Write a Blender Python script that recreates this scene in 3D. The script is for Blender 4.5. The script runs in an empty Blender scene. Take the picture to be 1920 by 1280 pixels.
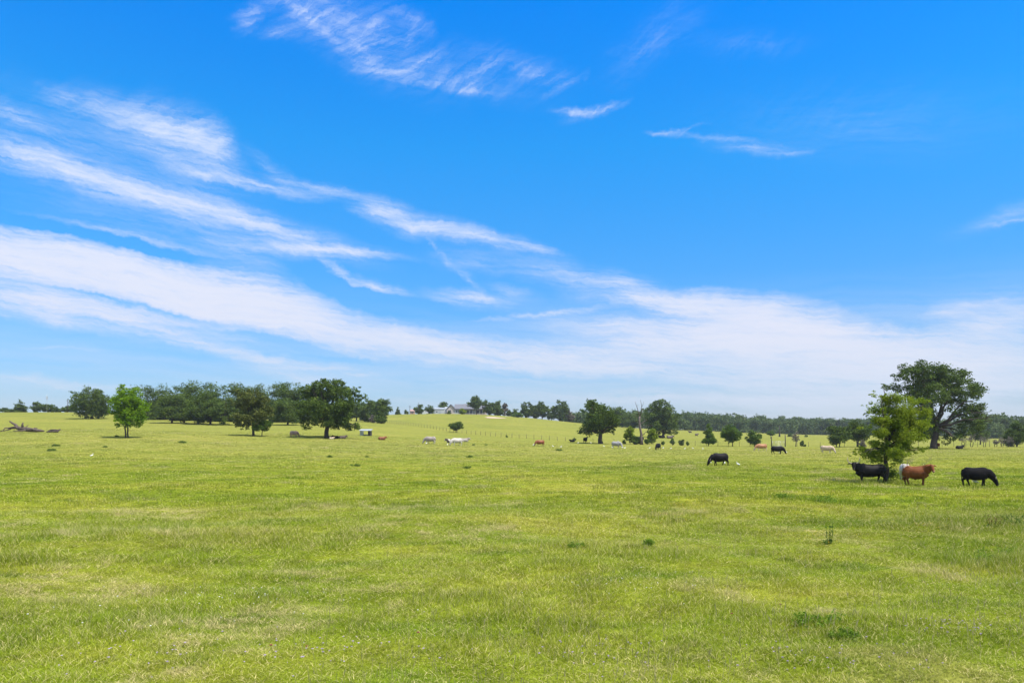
import bpy, bmesh, math, random
import numpy as np
from mathutils import Vector, Matrix

random.seed(7)
rng = np.random.default_rng(7)
R = math.radians
sc = bpy.context.scene
col = sc.collection

# ------------------------------------------------------------------ camera
F = 1400.0          # focal length in photo pixels (photo 1920 x 1280)
HZ = 812.0          # photo row of the eye level
EYE = 3.4
cam_d = bpy.data.cameras.new("camera")
cam_d.sensor_width = 36.0
cam_d.lens = 36.0 * F / 1920.0
cam_d.shift_y = (HZ - 640.0) / 1920.0
cam_d.clip_start = 0.1
cam_d.clip_end = 12000
cam = bpy.data.objects.new("camera", cam_d)
cam.location = (0, 0, EYE)
cam.rotation_euler = (R(90), 0, 0)
col.objects.link(cam)
sc.camera = cam
sc.view_settings.view_transform = 'Standard'
sc.view_settings.look = 'None'
sc.view_settings.gamma = 1.0
sc.view_settings.exposure = 0.95
sc.cycles.max_bounces = 6
sc.cycles.transparent_max_bounces = 8
sc.cycles.use_adaptive_sampling = True

SUN_EL, SUN_AZ = 62.0, 125.0     # azimuth clockwise from +Y (view direction): behind the camera, to the right
sd = bpy.data.lights.new("sun", 'SUN')
sd.energy = 3.8
sd.angle = R(1.5)
sd.color = (1.0, 0.93, 0.82)
sun = bpy.data.objects.new("sun", sd)
dv = Vector((math.sin(R(SUN_AZ)) * math.cos(R(SUN_EL)), math.cos(R(SUN_AZ)) * math.cos(R(SUN_EL)), math.sin(R(SUN_EL))))
sun.rotation_euler = dv.to_track_quat('Z', 'Y').to_euler()
sun.location = (0, 0, 60)
col.objects.link(sun)

# ------------------------------------------------------------------ sky
world = bpy.data.worlds.new("World")
sc.world = world
world.use_nodes = True
WT = world.node_tree
WT.nodes.clear()


class NT:
    """small helper round a node tree"""
    def __init__(s, t): s.t = t
    def n(s, kind, **kw):
        nd = s.t.nodes.new(kind)
        for k, v in kw.items():
            setattr(nd, k, v)
        return nd
    def l(s, a, b): s.t.links.new(a, b)
    def val(s, sock, v):
        if isinstance(v, bpy.types.NodeSocket): s.l(v, sock)
        else: sock.default_value = v
    def math(s, op, a, b=0.0, c=None, clamp=False):
        nd = s.n('ShaderNodeMath', operation=op); nd.use_clamp = clamp
        s.val(nd.inputs[0], a); s.val(nd.inputs[1], b)
        if c is not None: s.val(nd.inputs[2], c)
        return nd.outputs[0]
    def vmath(s, op, a, b):
        nd = s.n('ShaderNodeVectorMath', operation=op)
        s.val(nd.inputs[0], a); s.val(nd.inputs[1], b)
        return nd.outputs[0]
    def noise(s, vec, scale, detail=3, rough=0.55, dist=0.0):
        nd = s.n('ShaderNodeTexNoise')
        nd.inputs['Scale'].default_value = scale; nd.inputs['Detail'].default_value = detail
        nd.inputs['Roughness'].default_value = rough; nd.inputs['Distortion'].default_value = dist
        s.l(vec, nd.inputs['Vector'])
        return nd
    def mix(s, fac, a, b, blend='MIX'):
        nd = s.n('ShaderNodeMix'); nd.data_type = 'RGBA'; nd.blend_type = blend
        s.val(nd.inputs[0], fac); s.val(nd.inputs[6], a); s.val(nd.inputs[7], b)
        return nd.outputs[2]
    def ramp(s, fac, pts, interp='LINEAR'):
        nd = s.n('ShaderNodeValToRGB'); cr = nd.color_ramp; cr.interpolation = interp
        while len(cr.elements) < len(pts): cr.elements.new(0.5)
        for e, (p, c) in zip(cr.elements, pts):
            e.position = p; e.color = c if len(c) == 4 else (*c, 1)
        s.val(nd.inputs[0], fac)
        return nd.outputs[0]
    def mapr(s, v, a, b, c, d, smooth=False):
        nd = s.n('ShaderNodeMapRange'); nd.clamp = True
        if smooth: nd.interpolation_type = 'SMOOTHSTEP'
        s.val(nd.inputs[0], v)
        for i, x in zip((1, 2, 3, 4), (a, b, c, d)): nd.inputs[i].default_value = x
        return nd.outputs[0]


w = NT(WT)
tc = w.n('ShaderNodeTexCoord')
sep = w.n('ShaderNodeSeparateXYZ'); w.l(tc.outputs['Generated'], sep.inputs[0])
az = w.math('ARCTAN2', sep.outputs[0], sep.outputs[1])
el = w.math('ARCSINE', sep.outputs[2])
A = w.math('MULTIPLY', az, F)
E = w.math('MULTIPLY', el, F)
cmb = w.n('ShaderNodeCombineXYZ'); w.l(A, cmb.inputs[0]); w.l(E, cmb.inputs[1])
P0 = cmb.outputs[0]
# gentle and fine domain warps, so that no band of cirrus has a drawn edge
wn = w.noise(P0, 0.006, 3, 0.55)
wv = w.vmath('MULTIPLY', w.vmath('SUBTRACT', wn.outputs['Color'], (0.5, 0.5, 0.5)), (90, 34, 0))
wn2 = w.noise(P0, 0.028, 4, 0.6)
wv2 = w.vmath('MULTIPLY', w.vmath('SUBTRACT', wn2.outputs['Color'], (0.5, 0.5, 0.5)), (34, 15, 0))
wn3 = w.noise(P0, 0.11, 4, 0.65)
wv3 = w.vmath('MULTIPLY', w.vmath('SUBTRACT', wn3.outputs['Color'], (0.5, 0.5, 0.5)), (16, 9, 0))
PF = w.vmath('ADD', P0, w.vmath('ADD', wv, wv3))
PW = w.vmath('ADD', w.vmath('ADD', P0, wv), w.vmath('ADD', wv2, wv3))


def sky_pt(px, py):
    a = math.atan((px - 960) / F)
    e = math.atan((HZ - py) / F * math.cos(a))
    return a * F, e * F

# cirrus: (x, y, half length, half width, slope, amount), photo pixels; negative amounts are gaps of clear sky
CIRRUS = [
    # the bright bank low on the left and its long tail to the right
    (60, 485, 170, 30, 4, 1.3), (230, 525, 270, 34, 10, 1.5), (420, 548, 200, 34, 9, 1.7), (330, 575, 330, 34, 12, 0.85), (60, 560, 220, 26, 5, 0.8), (200, 590, 230, 22, 8, 0.8),
    (620, 615, 260, 34, 12, 1.24), (820, 650, 260, 28, 7, 1.2), (1000, 668, 240, 26, 2, 0.9), (480, 605, 240, 20, 12, 0.6), (110, 600, 190, 14, 8, 0.5),
    (430, 655, 260, 13, 14, 0.7), (600, 688, 190, 11, 9, 0.55), (560, 706, 130, 14, 12, 0.55), (70, 710, 200, 10, 6, 0.55), (190, 722, 130, 7, 8, 0.3), (70, 652, 130, 4, -2, 0.40), (690, 700, 60, 4, -2, .4),
    # the right hand bank
    (1180, 560, 130, 16, 4, 0.8), (1290, 570, 150, 24, 8, 1.1), (1420, 600, 180, 34, 10, 1.3), (1530, 625, 170, 34, 14, 1.1), (1500, 655, 300, 34, 6, 1.5), (1250, 650, 280, 40, -3, 1.0), (1650, 680, 260, 30, 8, 1.0),
    (1130, 610, 170, 26, 4, 0.6), (1100, 690, 320, 20, 3, 0.6), (1400, 705, 360, 22, 3, 0.85), (1820, 690, 220, 46, 2, 0.9), (1850, 610, 180, 50, 0, 0.75), (1760, 585, 90, 12, -4, 0.6), (1700, 740, 420, 44, 0, 0.8), (1300, 745, 500, 20, 1, 0.5),
    # middle streaks
    (40, 292, 110, 20, 10, 0.8), (130, 320, 130, 18, 17, 0.9), (250, 355, 150, 18, 14, 1.0), (370, 385, 170, 18, 9, 1.0), (470, 412, 170, 20, 17, 0.65), (560, 440, 160, 20, 16, 0.5), (570, 465, 170, 13, 1, 1.0), (660, 470, 120, 8, 4, 0.6),
    (230, 440, 170, 6, 7, 0.5), (60, 432, 110, 6, 6, 0.55), (130, 428, 40, 5, 8, 0.4),
    # the patch with the rounded end, upper left
    (290, 235, 110, 30, 14, 1.0), (360, 255, 90, 34, 24, 0.95), (240, 215, 80, 20, 12, 0.5), (400, 275, 60, 26, 38, 0.6), (135, 183, 50, 16, 6, 0.6), (30, 215, 60, 14, 12, 0.5), (310, 290, 180, 34, 18, 0.35), (120, 250, 200, 50, 14, 0.18),
    # the upper of the middle streaks
    (390, 328, 110, 7, 4, 0.6), (490, 345, 140, 9, 7, 0.75), (600, 352, 120, 9, 8, 0.65), (510, 315, 50, 12, 30, 0.35), (720, 385, 90, 14, 10, 0.7), (700, 398, 60, 8, 0, 0.7), (790, 420, 120, 18, 10, 1.0), (900, 448, 130, 13, 9, 0.9), (1000, 466, 70, 8, 12, 0.5),
    # fall streaks and faint patches between
    (640, 510, 60, 7, 42, 0.5), (700, 540, 80, 12, 18, 0.8), (820, 470, 60, 4, 50, 0.22), (870, 520, 70, 8, 38, 0.25), (880, 560, 110, 15, 4, 0.8), (960, 545, 60, 12, 14, 0.4), (880, 490, 90, 20, 8, 0.3), (1010, 590, 170, 6, -6, 0.6), (1060, 515, 160, 24, 12, 0.4), (1150, 530, 110, 18, 6, 0.5),
    (250, 400, 330, 60, 20, 0.20), (450, 470, 330, 40, 26, 0.18),
    # the feathery group at the top
    (470, 14, 40, 9, -30, 0.75), (462, 45, 30, 8, -40, 0.5), (520, 62, 50, 9, -8, 0.5), (560, 12, 70, 16, 20, 0.65), (610, 60, 90, 12, 28, 0.55), (640, 25, 90, 24, 20, 0.4), (700, 50, 40, 14, -50, 0.35), (680, 80, 70, 12, 30, 0.55), (760, 70, 26, 10, -60, 0.3), (770, 34, 60, 14, 20, 0.45),
    (730, 130, 90, 7, 4, 0.7), (790, 150, 70, 5, 0, 0.6), (800, 112, 60, 10, -24, 0.6), (700, 110, 90, 16, 20, 0.4), (880, 170, 60, 6, 3, 0.6), (910, 135, 60, 10, -26, 0.5), (850, 150, 120, 14, 8, 0.3), (1000, 145, 70, 12, 6, 0.35), (1050, 165, 50, 6, -28, 0.45), (960, 120, 140, 18, 14, 0.22),
    (690, 72, 190, 46, 22, 0.42), (560, 30, 90, 30, 20, 0.35), (880, 145, 170, 24, 14, 0.25),
    (1070, 214, 44, 6, 6, 0.9), (1120, 208, 66, 9, -14, 0.9), (1258, 250, 34, 5, 10, 0.5), (1290, 245, 26, 4, -22, 0.28), (1350, 262, 80, 6, 8, 0.32), (1410, 280, 90, 10, 8, 0.32), (1480, 285, 60, 8, 0, 0.2), (1890, 412, 60, 4, 0, 0.3), (1900, 395, 100, 16, -12, 0.2),
    (1230, 70, 120, 36, -30, 0.16), (1400, 80, 130, 20, 8, 0.10), (1600, 230, 300, 60, 8, 0.08),
    # clear gaps
    (250, 462, 200, 12, 9, -0.7), (640, 535, 90, 16, 20, -0.5), (740, 578, 170, 20, 12, -0.9), (160, 550, 130, 5, 12, -0.6), (330, 588, 220, 7, 8, -0.9), (520, 640, 200, 9, 12, -0.7), (120, 530, 150, 6, 12, -0.5), (1700, 590, 90, 24, 14, -0.6), (150, 675, 300, 16, 4, -0.8), (400, 730, 300, 12, 3, -0.5),
]
dens = None
for (cx, cy, rx, ry, ang, amt) in CIRRUS:
    if 0 < amt and cy < 470 and cx < 1100: amt *= 0.74; ry *= 1.18
    ax, ey = sky_pt(cx, cy)
    mp = w.n('ShaderNodeMapping'); mp.vector_type = 'TEXTURE'
    mp.inputs['Location'].default_value = (ax, ey, 0)
    mp.inputs['Rotation'].default_value = (0, 0, R(-ang))
    mp.inputs['Scale'].default_value = (rx * 1.3, ry * 1.55, 1)
    w.l(PW, mp.inputs['Vector'])
    g = w.n('ShaderNodeTexGradient'); g.gradient_type = 'QUADRATIC_SPHERE' if amt < 1.25 else 'SPHERICAL'
    w.l(mp.outputs[0], g.inputs[0])
    dens = w.math('MULTIPLY_ADD', g.outputs['Fac'], amt * (1.3 if abs(amt) < 1.25 else 1.15), dens if dens is not None else 0.0)
dens = w.math('MAXIMUM', dens, 0.0)
# combed fibres along the wind, in three sizes, and crossing fall streaks


def fibres(ang, sx, sy, detail, rough, dist):
    mp = w.n('ShaderNodeMapping'); mp.vector_type = 'TEXTURE'
    mp.inputs['Rotation'].default_value = (0, 0, R(-ang)); mp.inputs['Scale'].default_value = (sx, sy, 1)
    w.l(PF, mp.inputs['Vector'])
    return w.noise(mp.outputs[0], 1.0, detail, rough, dist).outputs['Fac']


f1 = fibres(9, 190, 26, 6, 0.60, 0.3)
f2 = fibres(5, 90, 7, 7, 0.68, 0.35)
f3 = fibres(-27, 75, 13, 7, 0.66, 0.5)
f4 = fibres(24, 160, 6, 4, 0.60, 0.2)
hi = w.mapr(E, 430.0, 600.0, 0.0, 1.0, True)            # the topmost clouds are combed the other way
lo = w.math('SUBTRACT', 1.0, hi)
fib = w.math('ADD', w.math('MULTIPLY', f1, w.math('MULTIPLY_ADD', lo, 0.22, 0.12)), w.math('ADD', w.math('MULTIPLY', f2, w.math('MULTIPLY_ADD', lo, 0.30, 0.22)), w.math('ADD', w.math('MULTIPLY', f3, w.math('MULTIPLY_ADD', hi, 0.50, 0.06)), w.math('MULTIPLY', f4, w.math('MULTIPLY_ADD', lo, 0.14, 0.0)))))
fib = w.mapr(fib, 0.37, 0.62, 0.0, 1.0)
# thick cloud keeps its body, thin cloud breaks up into fibres
thick = w.mapr(dens, 0.35, 1.8, 0.0, 1.0, True)
body = w.math('MULTIPLY', dens, w.math('ADD', w.math('MULTIPLY', w.math('POWER', fib, 1.35), 1.38), w.math('MULTIPLY_ADD', thick, 0.32, 0.09)))
veil = w.mapr(w.math('ABSOLUTE', w.math('SUBTRACT', E, 60.0)), 0.0, 230.0, 0.85, 0.0, True)
band = w.mapr(fibres(3, 420, 26, 5, 0.55, 0.4), 0.35, 0.65, 0.15, 1.1)
veil = w.math('MULTIPLY', veil, band)
right = w.mapr(A, -600.0, 600.0, 0.36, 1.0, True)
body = w.math('MULTIPLY_ADD', veil, right, body)
alpha = w.math('SUBTRACT', 1.0, w.math('POWER', 2.718, w.math('MULTIPLY', body, -1.05)))
alpha = w.math('MULTIPLY', alpha, 0.93, clamp=True)
# unseen cloud added outside the view to whiten blue skylight, a broken sheet
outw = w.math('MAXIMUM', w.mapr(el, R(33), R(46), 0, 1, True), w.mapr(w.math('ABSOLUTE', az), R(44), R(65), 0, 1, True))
fill_cloud = w.mapr(w.noise(w.vmath('MULTIPLY', tc.outputs['Generated'], (2.0, 3.0, 5.0)), 1.6, 6, 0.62, 0.8).outputs['Fac'], 0.34, 0.60, 0.0, 0.9)
alpha = w.math('MAXIMUM', alpha, w.math('MULTIPLY', outw, fill_cloud))
# behind the camera: the added unseen cloud too
sky = w.n('ShaderNodeTexSky'); sky.sky_type = 'NISHITA'; sky.sun_disc = False
sky.sun_elevation = R(SUN_EL); sky.sun_rotation = R(SUN_AZ)
sky.altitude = 200; sky.air_density = 1.0; sky.dust_density = 0.6; sky.ozone_density = 1.5
tint = w.ramp(w.math('DIVIDE', el, R(40.0), clamp=True),
              [(0.0, (0.54, 0.63, 0.88)), (0.08, (0.44, 0.67, 0.98)), (0.2, (0.33, 0.74, 1.14)), (0.36, (0.20, 0.86, 1.38)), (0.52, (0.09, 0.98, 1.6)), (0.75, (0.0, 0.93, 1.95)), (1.0, (0.0, 0.95, 1.9))])
blue = w.mix(1.0, sky.outputs[0], tint, 'MULTIPLY')
cloudc = w.ramp(w.math('DIVIDE', el, R(30.0), clamp=True), [(0.0, (4.5, 5.0, 5.9)), (0.25, (5.5, 5.6, 6.4)), (1.0, (5.8, 6.3, 7.3))])
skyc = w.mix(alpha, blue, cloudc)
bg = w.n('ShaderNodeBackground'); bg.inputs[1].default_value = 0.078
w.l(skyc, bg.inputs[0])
wo = w.n('ShaderNodeOutputWorld'); w.l(bg.outputs[0], wo.inputs[0])
world.cycles.sampling_method = 'MANUAL'
world.cycles.sample_map_resolution = 512

# ------------------------------------------------------------------ terrain
# for each photo column: (distance, photo row where the ground at that distance is seen)
PROF = {
    -300: [(60, 889), (100, 846), (130, 822), (150, 810), (220, 794), (300, 775), (340, 772), (420, 780), (700, 790), (1500, 808)],
    0: [(60, 890), (100, 848), (130, 822), (150, 810), (220, 792), (300, 774), (330, 771.5), (420, 777), (700, 788), (1500, 808)],
    240: [(60, 890), (100, 846), (130, 820), (160, 807), (220, 793), (300, 776), (340, 771), (420, 777), (700, 790), (1500, 808)],
    450: [(60, 891), (100, 850), (130, 831), (150, 818), (180, 808), (220, 797), (300, 781), (350, 776), (420, 780), (700, 792), (1500, 808)],
    610: [(60, 891), (100, 853), (130, 831), (150, 819), (180, 809), (220, 798), (260, 789), (300, 784), (340, 783), (430, 785), (700, 794), (1500, 808)],
    700: [(60, 891), (100, 855), (130, 836), (150, 826), (180, 812), (220, 800), (260, 790), (300, 795), (430, 777), (460, 776), (520, 782), (700, 794), (1500, 808)],
    850: [(60, 891), (100, 857), (130, 839), (160, 828), (200, 819), (240, 812.5), (300, 799), (430, 774.5), (470, 773), (520, 778), (700, 792), (1500, 808)],
    960: [(60, 891), (100, 858), (130, 842), (150, 836), (180, 826), (210, 820), (240, 815), (300, 804), (430, 779), (460, 777.5), (520, 784), (700, 796), (1500, 808)],
    1060: [(60, 891), (100, 859), (130, 845), (150, 838), (180, 832), (200, 827), (240, 820), (300, 809), (430, 790), (460, 789), (520, 795), (700, 800), (1500, 808)],
    1130: [(60, 891), (100, 859), (130, 847), (160, 839), (190, 831), (240, 824), (300, 815), (430, 798), (470, 796), (520, 800), (700, 803), (1500, 808)],
    1300: [(60, 891), (100, 859), (130, 848), (160, 841), (185, 836), (240, 828), (300, 821), (430, 812), (600, 806), (700, 804), (1500, 808)],
    1500: [(60, 891), (100, 860), (130, 849), (160, 842), (185, 837.5), (240, 830), (300, 825), (430, 819), (600, 815), (800, 813), (1500, 809)],
    1800: [(60, 891), (100, 858), (130, 846), (155, 841), (170, 838), (200, 836.5), (300, 829), (430, 822), (600, 817), (800, 813), (1500, 809)],
    2300: [(60, 891), (100, 858), (130, 846), (155, 841), (170, 838), (200, 836.5), (300, 829), (430, 822), (600, 817), (800, 813), (1500, 809)],
}
LD = np.linspace(math.log(2.0), math.log(5000.0), 700)
_cols = sorted(PROF)
_tab = []
for c in _cols:
    ds = [0.5, 30.0] + [d for d, _ in PROF[c]] + [4000.0, 6000.0]
    zs = [0.0, 0.0] + [EYE - (py - HZ) * d / F for d, py in PROF[c]] + [9.0, 9.0]
    zz = np.interp(LD, np.log(ds), zs)
    k = np.exp(-0.5 * (np.arange(-16, 17) / 5.0) ** 2); k /= k.sum()
    zz = np.convolve(np.pad(zz, 16, mode='edge'), k, mode='valid')
    _tab.append(zz)
_tab = np.array(_tab)
_fc = np.arange(_cols[0], _cols[-1] + 1, 10.0)
_T = np.array([np.interp(_fc, _cols, _tab[:, j]) for j in range(len(LD))]).T
k = np.exp(-0.5 * (np.arange(-15, 16) / 5.0) ** 2); k /= k.sum()
_T = np.apply_along_axis(lambda a: np.convolve(np.pad(a, 15, mode='edge'), k, mode='valid'), 0, _T)


def terrain(x, y):
    x = np.asarray(x, float); y = np.asarray(y, float)
    r = np.hypot(x, y) + 1e-6
    dep = np.maximum(y, 0.62 * r)
    az_ = np.arctan2(x, y)
    px = 960 + F * np.tan(np.clip(az_, -0.9, 0.9))
    ci = np.clip((px - _fc[0]) / 10.0, 0, len(_fc) - 1.001)
    di = np.clip((np.log(np.maximum(dep, 2.0)) - LD[0]) / (LD[1] - LD[0]), 0, len(LD) - 1.001)
    c0 = ci.astype(int); d0 = di.astype(int); cf = ci - c0; df = di - d0
    z = (_T[c0, d0] * (1 - cf) * (1 - df) + _T[c0 + 1, d0] * cf * (1 - df) + _T[c0, d0 + 1] * (1 - cf) * df + _T[c0 + 1, d0 + 1] * cf * df)
    und = (0.09 * np.sin(x * 0.31 + 1.3 * np.sin(y * 0.13)) * np.sin(y * 0.37 + 0.8) + 0.07 * np.sin(x * 0.11 - y * 0.21 + 2.0)
           + 0.035 * np.sin(x * 1.1 + 1.7 * np.sin(y * 0.5)) * np.sin(y * 1.4 + x * 0.3))
    return z + und * np.interp(dep, [0, 20, 34, 47, 120, 176], [1.3, 2.1, 1.9, 0.9, 0.5, 0.0])


def tz(x, y): return float(terrain(x, y))


def place(px, D):
    x = (px - 960) / F * D
    return Vector((x, D, tz(x, D)))


def at(px, py, dmin=9.0, dmax=480.0):
    """first ground point seen at a photo pixel"""
    D = np.exp(np.linspace(math.log(dmin), math.log(dmax), 4000))
    x = (px - 960) / F * D
    g = terrain(x, D)
    ray = EYE - (py - HZ) / F * D
    i = int(np.argmax(g >= ray))
    if g[i] < ray[i]:
        i = int(np.argmin(np.abs(g - ray)))
    return Vector((x[i], D[i], g[i]))

# ------------------------------------------------------------------ object helpers


def tag(o, label=None, cat=None, group=None, kind=None):
    if label: o['label'] = label
    if cat: o['category'] = cat
    if group: o['group'] = group
    if kind: o['kind'] = kind
    return o


def empty(name, loc, rz=0.0, s=1.0):
    o = bpy.data.objects.new(name, None)
    o.empty_display_size = 0.3
    o.location = loc; o.rotation_euler = (0, 0, rz); o.scale = (s, s, s)
    col.objects.link(o)
    return o


def link(name, me, mat=None, parent=None, loc=None):
    o = bpy.data.objects.new(name, me)
    col.objects.link(o)
    if mat is not None and not me.materials: me.materials.append(mat)
    if parent is not None: o.parent = parent
    if loc is not None: o.location = loc
    return o


def np_mesh(name, verts, faces, smooth=False, tint=None):
    """faces: int array n x 3 or n x 4"""
    me = bpy.data.meshes.new(name)
    v = np.asarray(verts, dtype=np.float32).reshape(-1, 3)
    f = np.asarray(faces, dtype=np.int32)
    k = f.shape[1]
    me.vertices.add(len(v)); me.vertices.foreach_set('co', v.ravel())
    me.loops.add(f.size); me.loops.foreach_set('vertex_index', f.ravel())
    me.polygons.add(len(f))
    me.polygons.foreach_set('loop_start', np.arange(0, f.size, k, dtype=np.int32))
    me.polygons.foreach_set('use_smooth', np.full(len(f), smooth, dtype=bool))
    me.update(calc_edges=True)
    if tint is not None:
        a = me.attributes.new('tint', 'FLOAT', 'FACE')
        a.data.foreach_set('value', np.asarray(tint, dtype=np.float32))
    return me


class MB:
    """collects tubes and boxes, builds one mesh"""
    def __init__(s): s.v = []; s.f = []
    def tube(s, pts, rad, n=7, side=None, caps=True, rad2=None):
        """pts centre line, rad radius (across 'side'), rad2 radius the other way"""
        pts = [Vector(p) for p in pts]
        rad2 = rad2 or rad
        b0 = len(s.v); m = len(pts)
        prev = None
        for i, p in enumerate(pts):
            t = (pts[min(i + 1, m - 1)] - pts[max(i - 1, 0)]).normalized()
            ref = Vector(side) if side is not None else (prev if prev is not None else (Vector((1, 0, 0)) if abs(t.x) < 0.8 else Vector((0, 1, 0))))
            a = ref - t * ref.dot(t)
            if a.length < 1e-4: a = t.orthogonal()
            a.normalize(); b = t.cross(a)
            if side is None: prev = a
            for j in range(n):
                th = 2 * math.pi * j / n
                s.v.append(p + a * (math.cos(th) * rad[i]) + b * (math.sin(th) * rad2[i]))
        for i in range(m - 1):
            for j in range(n):
                q = b0 + i * n
                s.f.append((q + j, q + (j + 1) % n, q + n + (j + 1) % n, q + n + j))
        if caps:
            for i in (0, m - 1):
                ctr = len(s.v); s.v.append(pts[i])
                for j in range(n):
                    q = b0 + i * n
                    s.f.append((ctr, q + (j + 1) % n, q + j) if i == 0 else (ctr, q + j, q + (j + 1) % n))
        return s
    def box(s, lo, hi, rot=0.0, org=(0, 0, 0)):
        b0 = len(s.v); cr, sr = math.cos(rot), math.sin(rot)
        for z in (lo[2], hi[2]):
            for (x, y) in ((lo[0], lo[1]), (hi[0], lo[1]), (hi[0], hi[1]), (lo[0], hi[1])):
                s.v.append(Vector((org[0] + x * cr - y * sr, org[1] + x * sr + y * cr, org[2] + z)))
        for q in ((3, 2, 1, 0), (4, 5, 6, 7), (0, 1, 5, 4), (1, 2, 6, 5), (2, 3, 7, 6), (3, 0, 4, 7)):
            s.f.append(tuple(b0 + i for i in q))
        return s
    def poly(s, pts, faces):
        b0 = len(s.v); s.v += [Vector(p) for p in pts]; s.f += [tuple(b0 + i for i in f) for f in faces]
        return s
    def mesh(s, name, smooth=True):
        me = bpy.data.meshes.new(name)
        me.from_pydata([tuple(v) for v in s.v], [], s.f)
        me.polygons.foreach_set('use_smooth', np.full(len(me.polygons), smooth, dtype=bool))
        me.update()
        return me
    def build(s, name, mat, parent=None, smooth=True):
        return link(name, s.mesh(name, smooth), mat, parent)

# ------------------------------------------------------------------ materials


def new_mat(name):
    m = bpy.data.materials.new(name); m.use_nodes = True
    m.node_tree.nodes.clear()
    return m, NT(m.node_tree)


def simple_mat(name, c, rough=0.8, var=0.15, scale=6.0, c2=None, spec=0.3, metal=0.0, bump=0.0):
    m, t = new_mat(name)
    tcn = t.n('ShaderNodeTexCoord')
    nz = t.noise(tcn.outputs['Object'], scale, 5, 0.6)
    c2 = c2 or tuple(min(1, x * (1 + 2 * var)) for x in c)
    c1 = tuple(x * (1 - var) for x in c)
    cc = t.ramp(nz.outputs['Fac'], [(0.3, c1), (0.7, c2)])
    b = t.n('ShaderNodeBsdfPrincipled'); t.l(cc, b.inputs['Base Color'])
    b.inputs['Roughness'].default_value = rough; b.inputs['Specular IOR Level'].default_value = spec
    b.inputs['Metallic'].default_value = metal
    if bump:
        bp = t.n('ShaderNodeBump'); bp.inputs['Strength'].default_value = bump; bp.inputs['Distance'].default_value = 0.03
        t.l(nz.outputs['Fac'], bp.inputs['Height']); t.l(bp.outputs[0], b.inputs['Normal'])
    o = t.n('ShaderNodeOutputMaterial'); t.l(b.outputs[0], o.inputs[0])
    return m


def meadow_color(t, pos):
    """the meadow's colour as a function of the place on the ground"""
    flat = t.vmath('MULTIPLY', pos, (1, 1, 0))
    wide = t.vmath('MULTIPLY', pos, (0.45, 1.0, 0))
    n1 = t.noise(flat, 0.028, 4, 0.6).outputs['Fac']
    n2 = t.noise(wide, 0.17, 5, 0.65, 0.4).outputs['Fac']
    n3 = t.noise(flat, 0.9, 5, 0.65, 0.3).outputs['Fac']
    n4 = t.noise(flat, 5.0, 4, 0.7).outputs['Fac']
    nd = t.noise(t.vmath('ADD', wide, (37.0, 11.0, 0)), 0.3, 5, 0.68, 0.5).outputs['Fac']
    f = t.math('ADD', t.math('MULTIPLY', n1, 0.45), t.math('MULTIPLY', n2, 0.55))
    c = t.ramp(f, [(0.37, (0.128, 0.196, 0.014)), (0.46, (0.218, 0.272, 0.022)), (0.55, (0.298, 0.316, 0.038)), (0.66, (0.370, 0.355, 0.072))])
    c = t.mix(t.mapr(nd, 0.56, 0.74, 0.0, 0.34, True), c, (0.40, 0.330, 0.135, 1))
    dk = t.noise(t.vmath('ADD', wide, (-71.0, 5.0, 0)), 0.42, 5, 0.66, 0.4).outputs['Fac']
    c = t.mix(t.mapr(dk, 0.55, 0.68, 0.0, 0.6, True), c, (0.098, 0.175, 0.012, 1))
    # broad swathes of coarser, duller growth
    sw = t.noise(t.vmath('ADD', t.vmath('MULTIPLY', pos, (0.35, 1.0, 0)), (13.0, -29.0, 0)), 0.075, 4, 0.6, 0.6).outputs['Fac']
    c = t.mix(t.mapr(sw, 0.47, 0.62, 0.0, 0.62, True), c, (0.160, 0.208, 0.020, 1))
    # the grazed far side of the pasture is drier than the ungrazed near side
    sp_ = t.n('ShaderNodeSeparateXYZ'); t.l(pos, sp_.inputs[0])
    c = t.mix(t.mapr(sp_.outputs[1], 45, 130, 0.0, 0.50, True), c, (0.355, 0.342, 0.100, 1))
    k3 = t.mapr(n3, 0.3, 0.7, 0.76, 1.24)
    k4 = t.mapr(n4, 0.3, 0.7, 0.82, 1.18)
    return t.vmath('SCALE', c, (0, 0, 0)), c, k3, k4


def vscale(t, c, k):
    nd = t.n('ShaderNodeVectorMath', operation='SCALE')
    t.l(c, nd.inputs[0]); t.val(nd.inputs['Scale'], k)
    return nd.outputs[0]


def ground_mat():
    m, t = new_mat('meadow_ground')
    g = t.n('ShaderNodeNewGeometry')
    _, c, k3, k4 = meadow_color(t, g.outputs['Position'])
    c = vscale(t, vscale(t, c, k3), k4)
    # fine sward: short dark gaps between the grass
    n5 = t.noise(g.outputs['Position'], 16.0, 4, 0.75).outputs['Fac']
    c = vscale(t, c, t.mapr(n5, 0.35, 0.6, 0.34, 0.86))
    b = t.n('ShaderNodeBsdfDiffuse'); t.l(c, b.inputs[0])
    bp = t.n('ShaderNodeBump'); bp.inputs['Strength'].default_value = 0.6; bp.inputs['Distance'].default_value = 0.12
    n6 = t.noise(t.vmath('MULTIPLY', g.outputs['Position'], (1, 1, 0)), 1.6, 8, 0.75).outputs['Fac']
    t.l(n6, bp.inputs['Height']); t.l(bp.outputs[0], b.inputs['Normal'])
    o = t.n('ShaderNodeOutputMaterial'); t.l(b.outputs[0], o.inputs[0])
    return m


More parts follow.
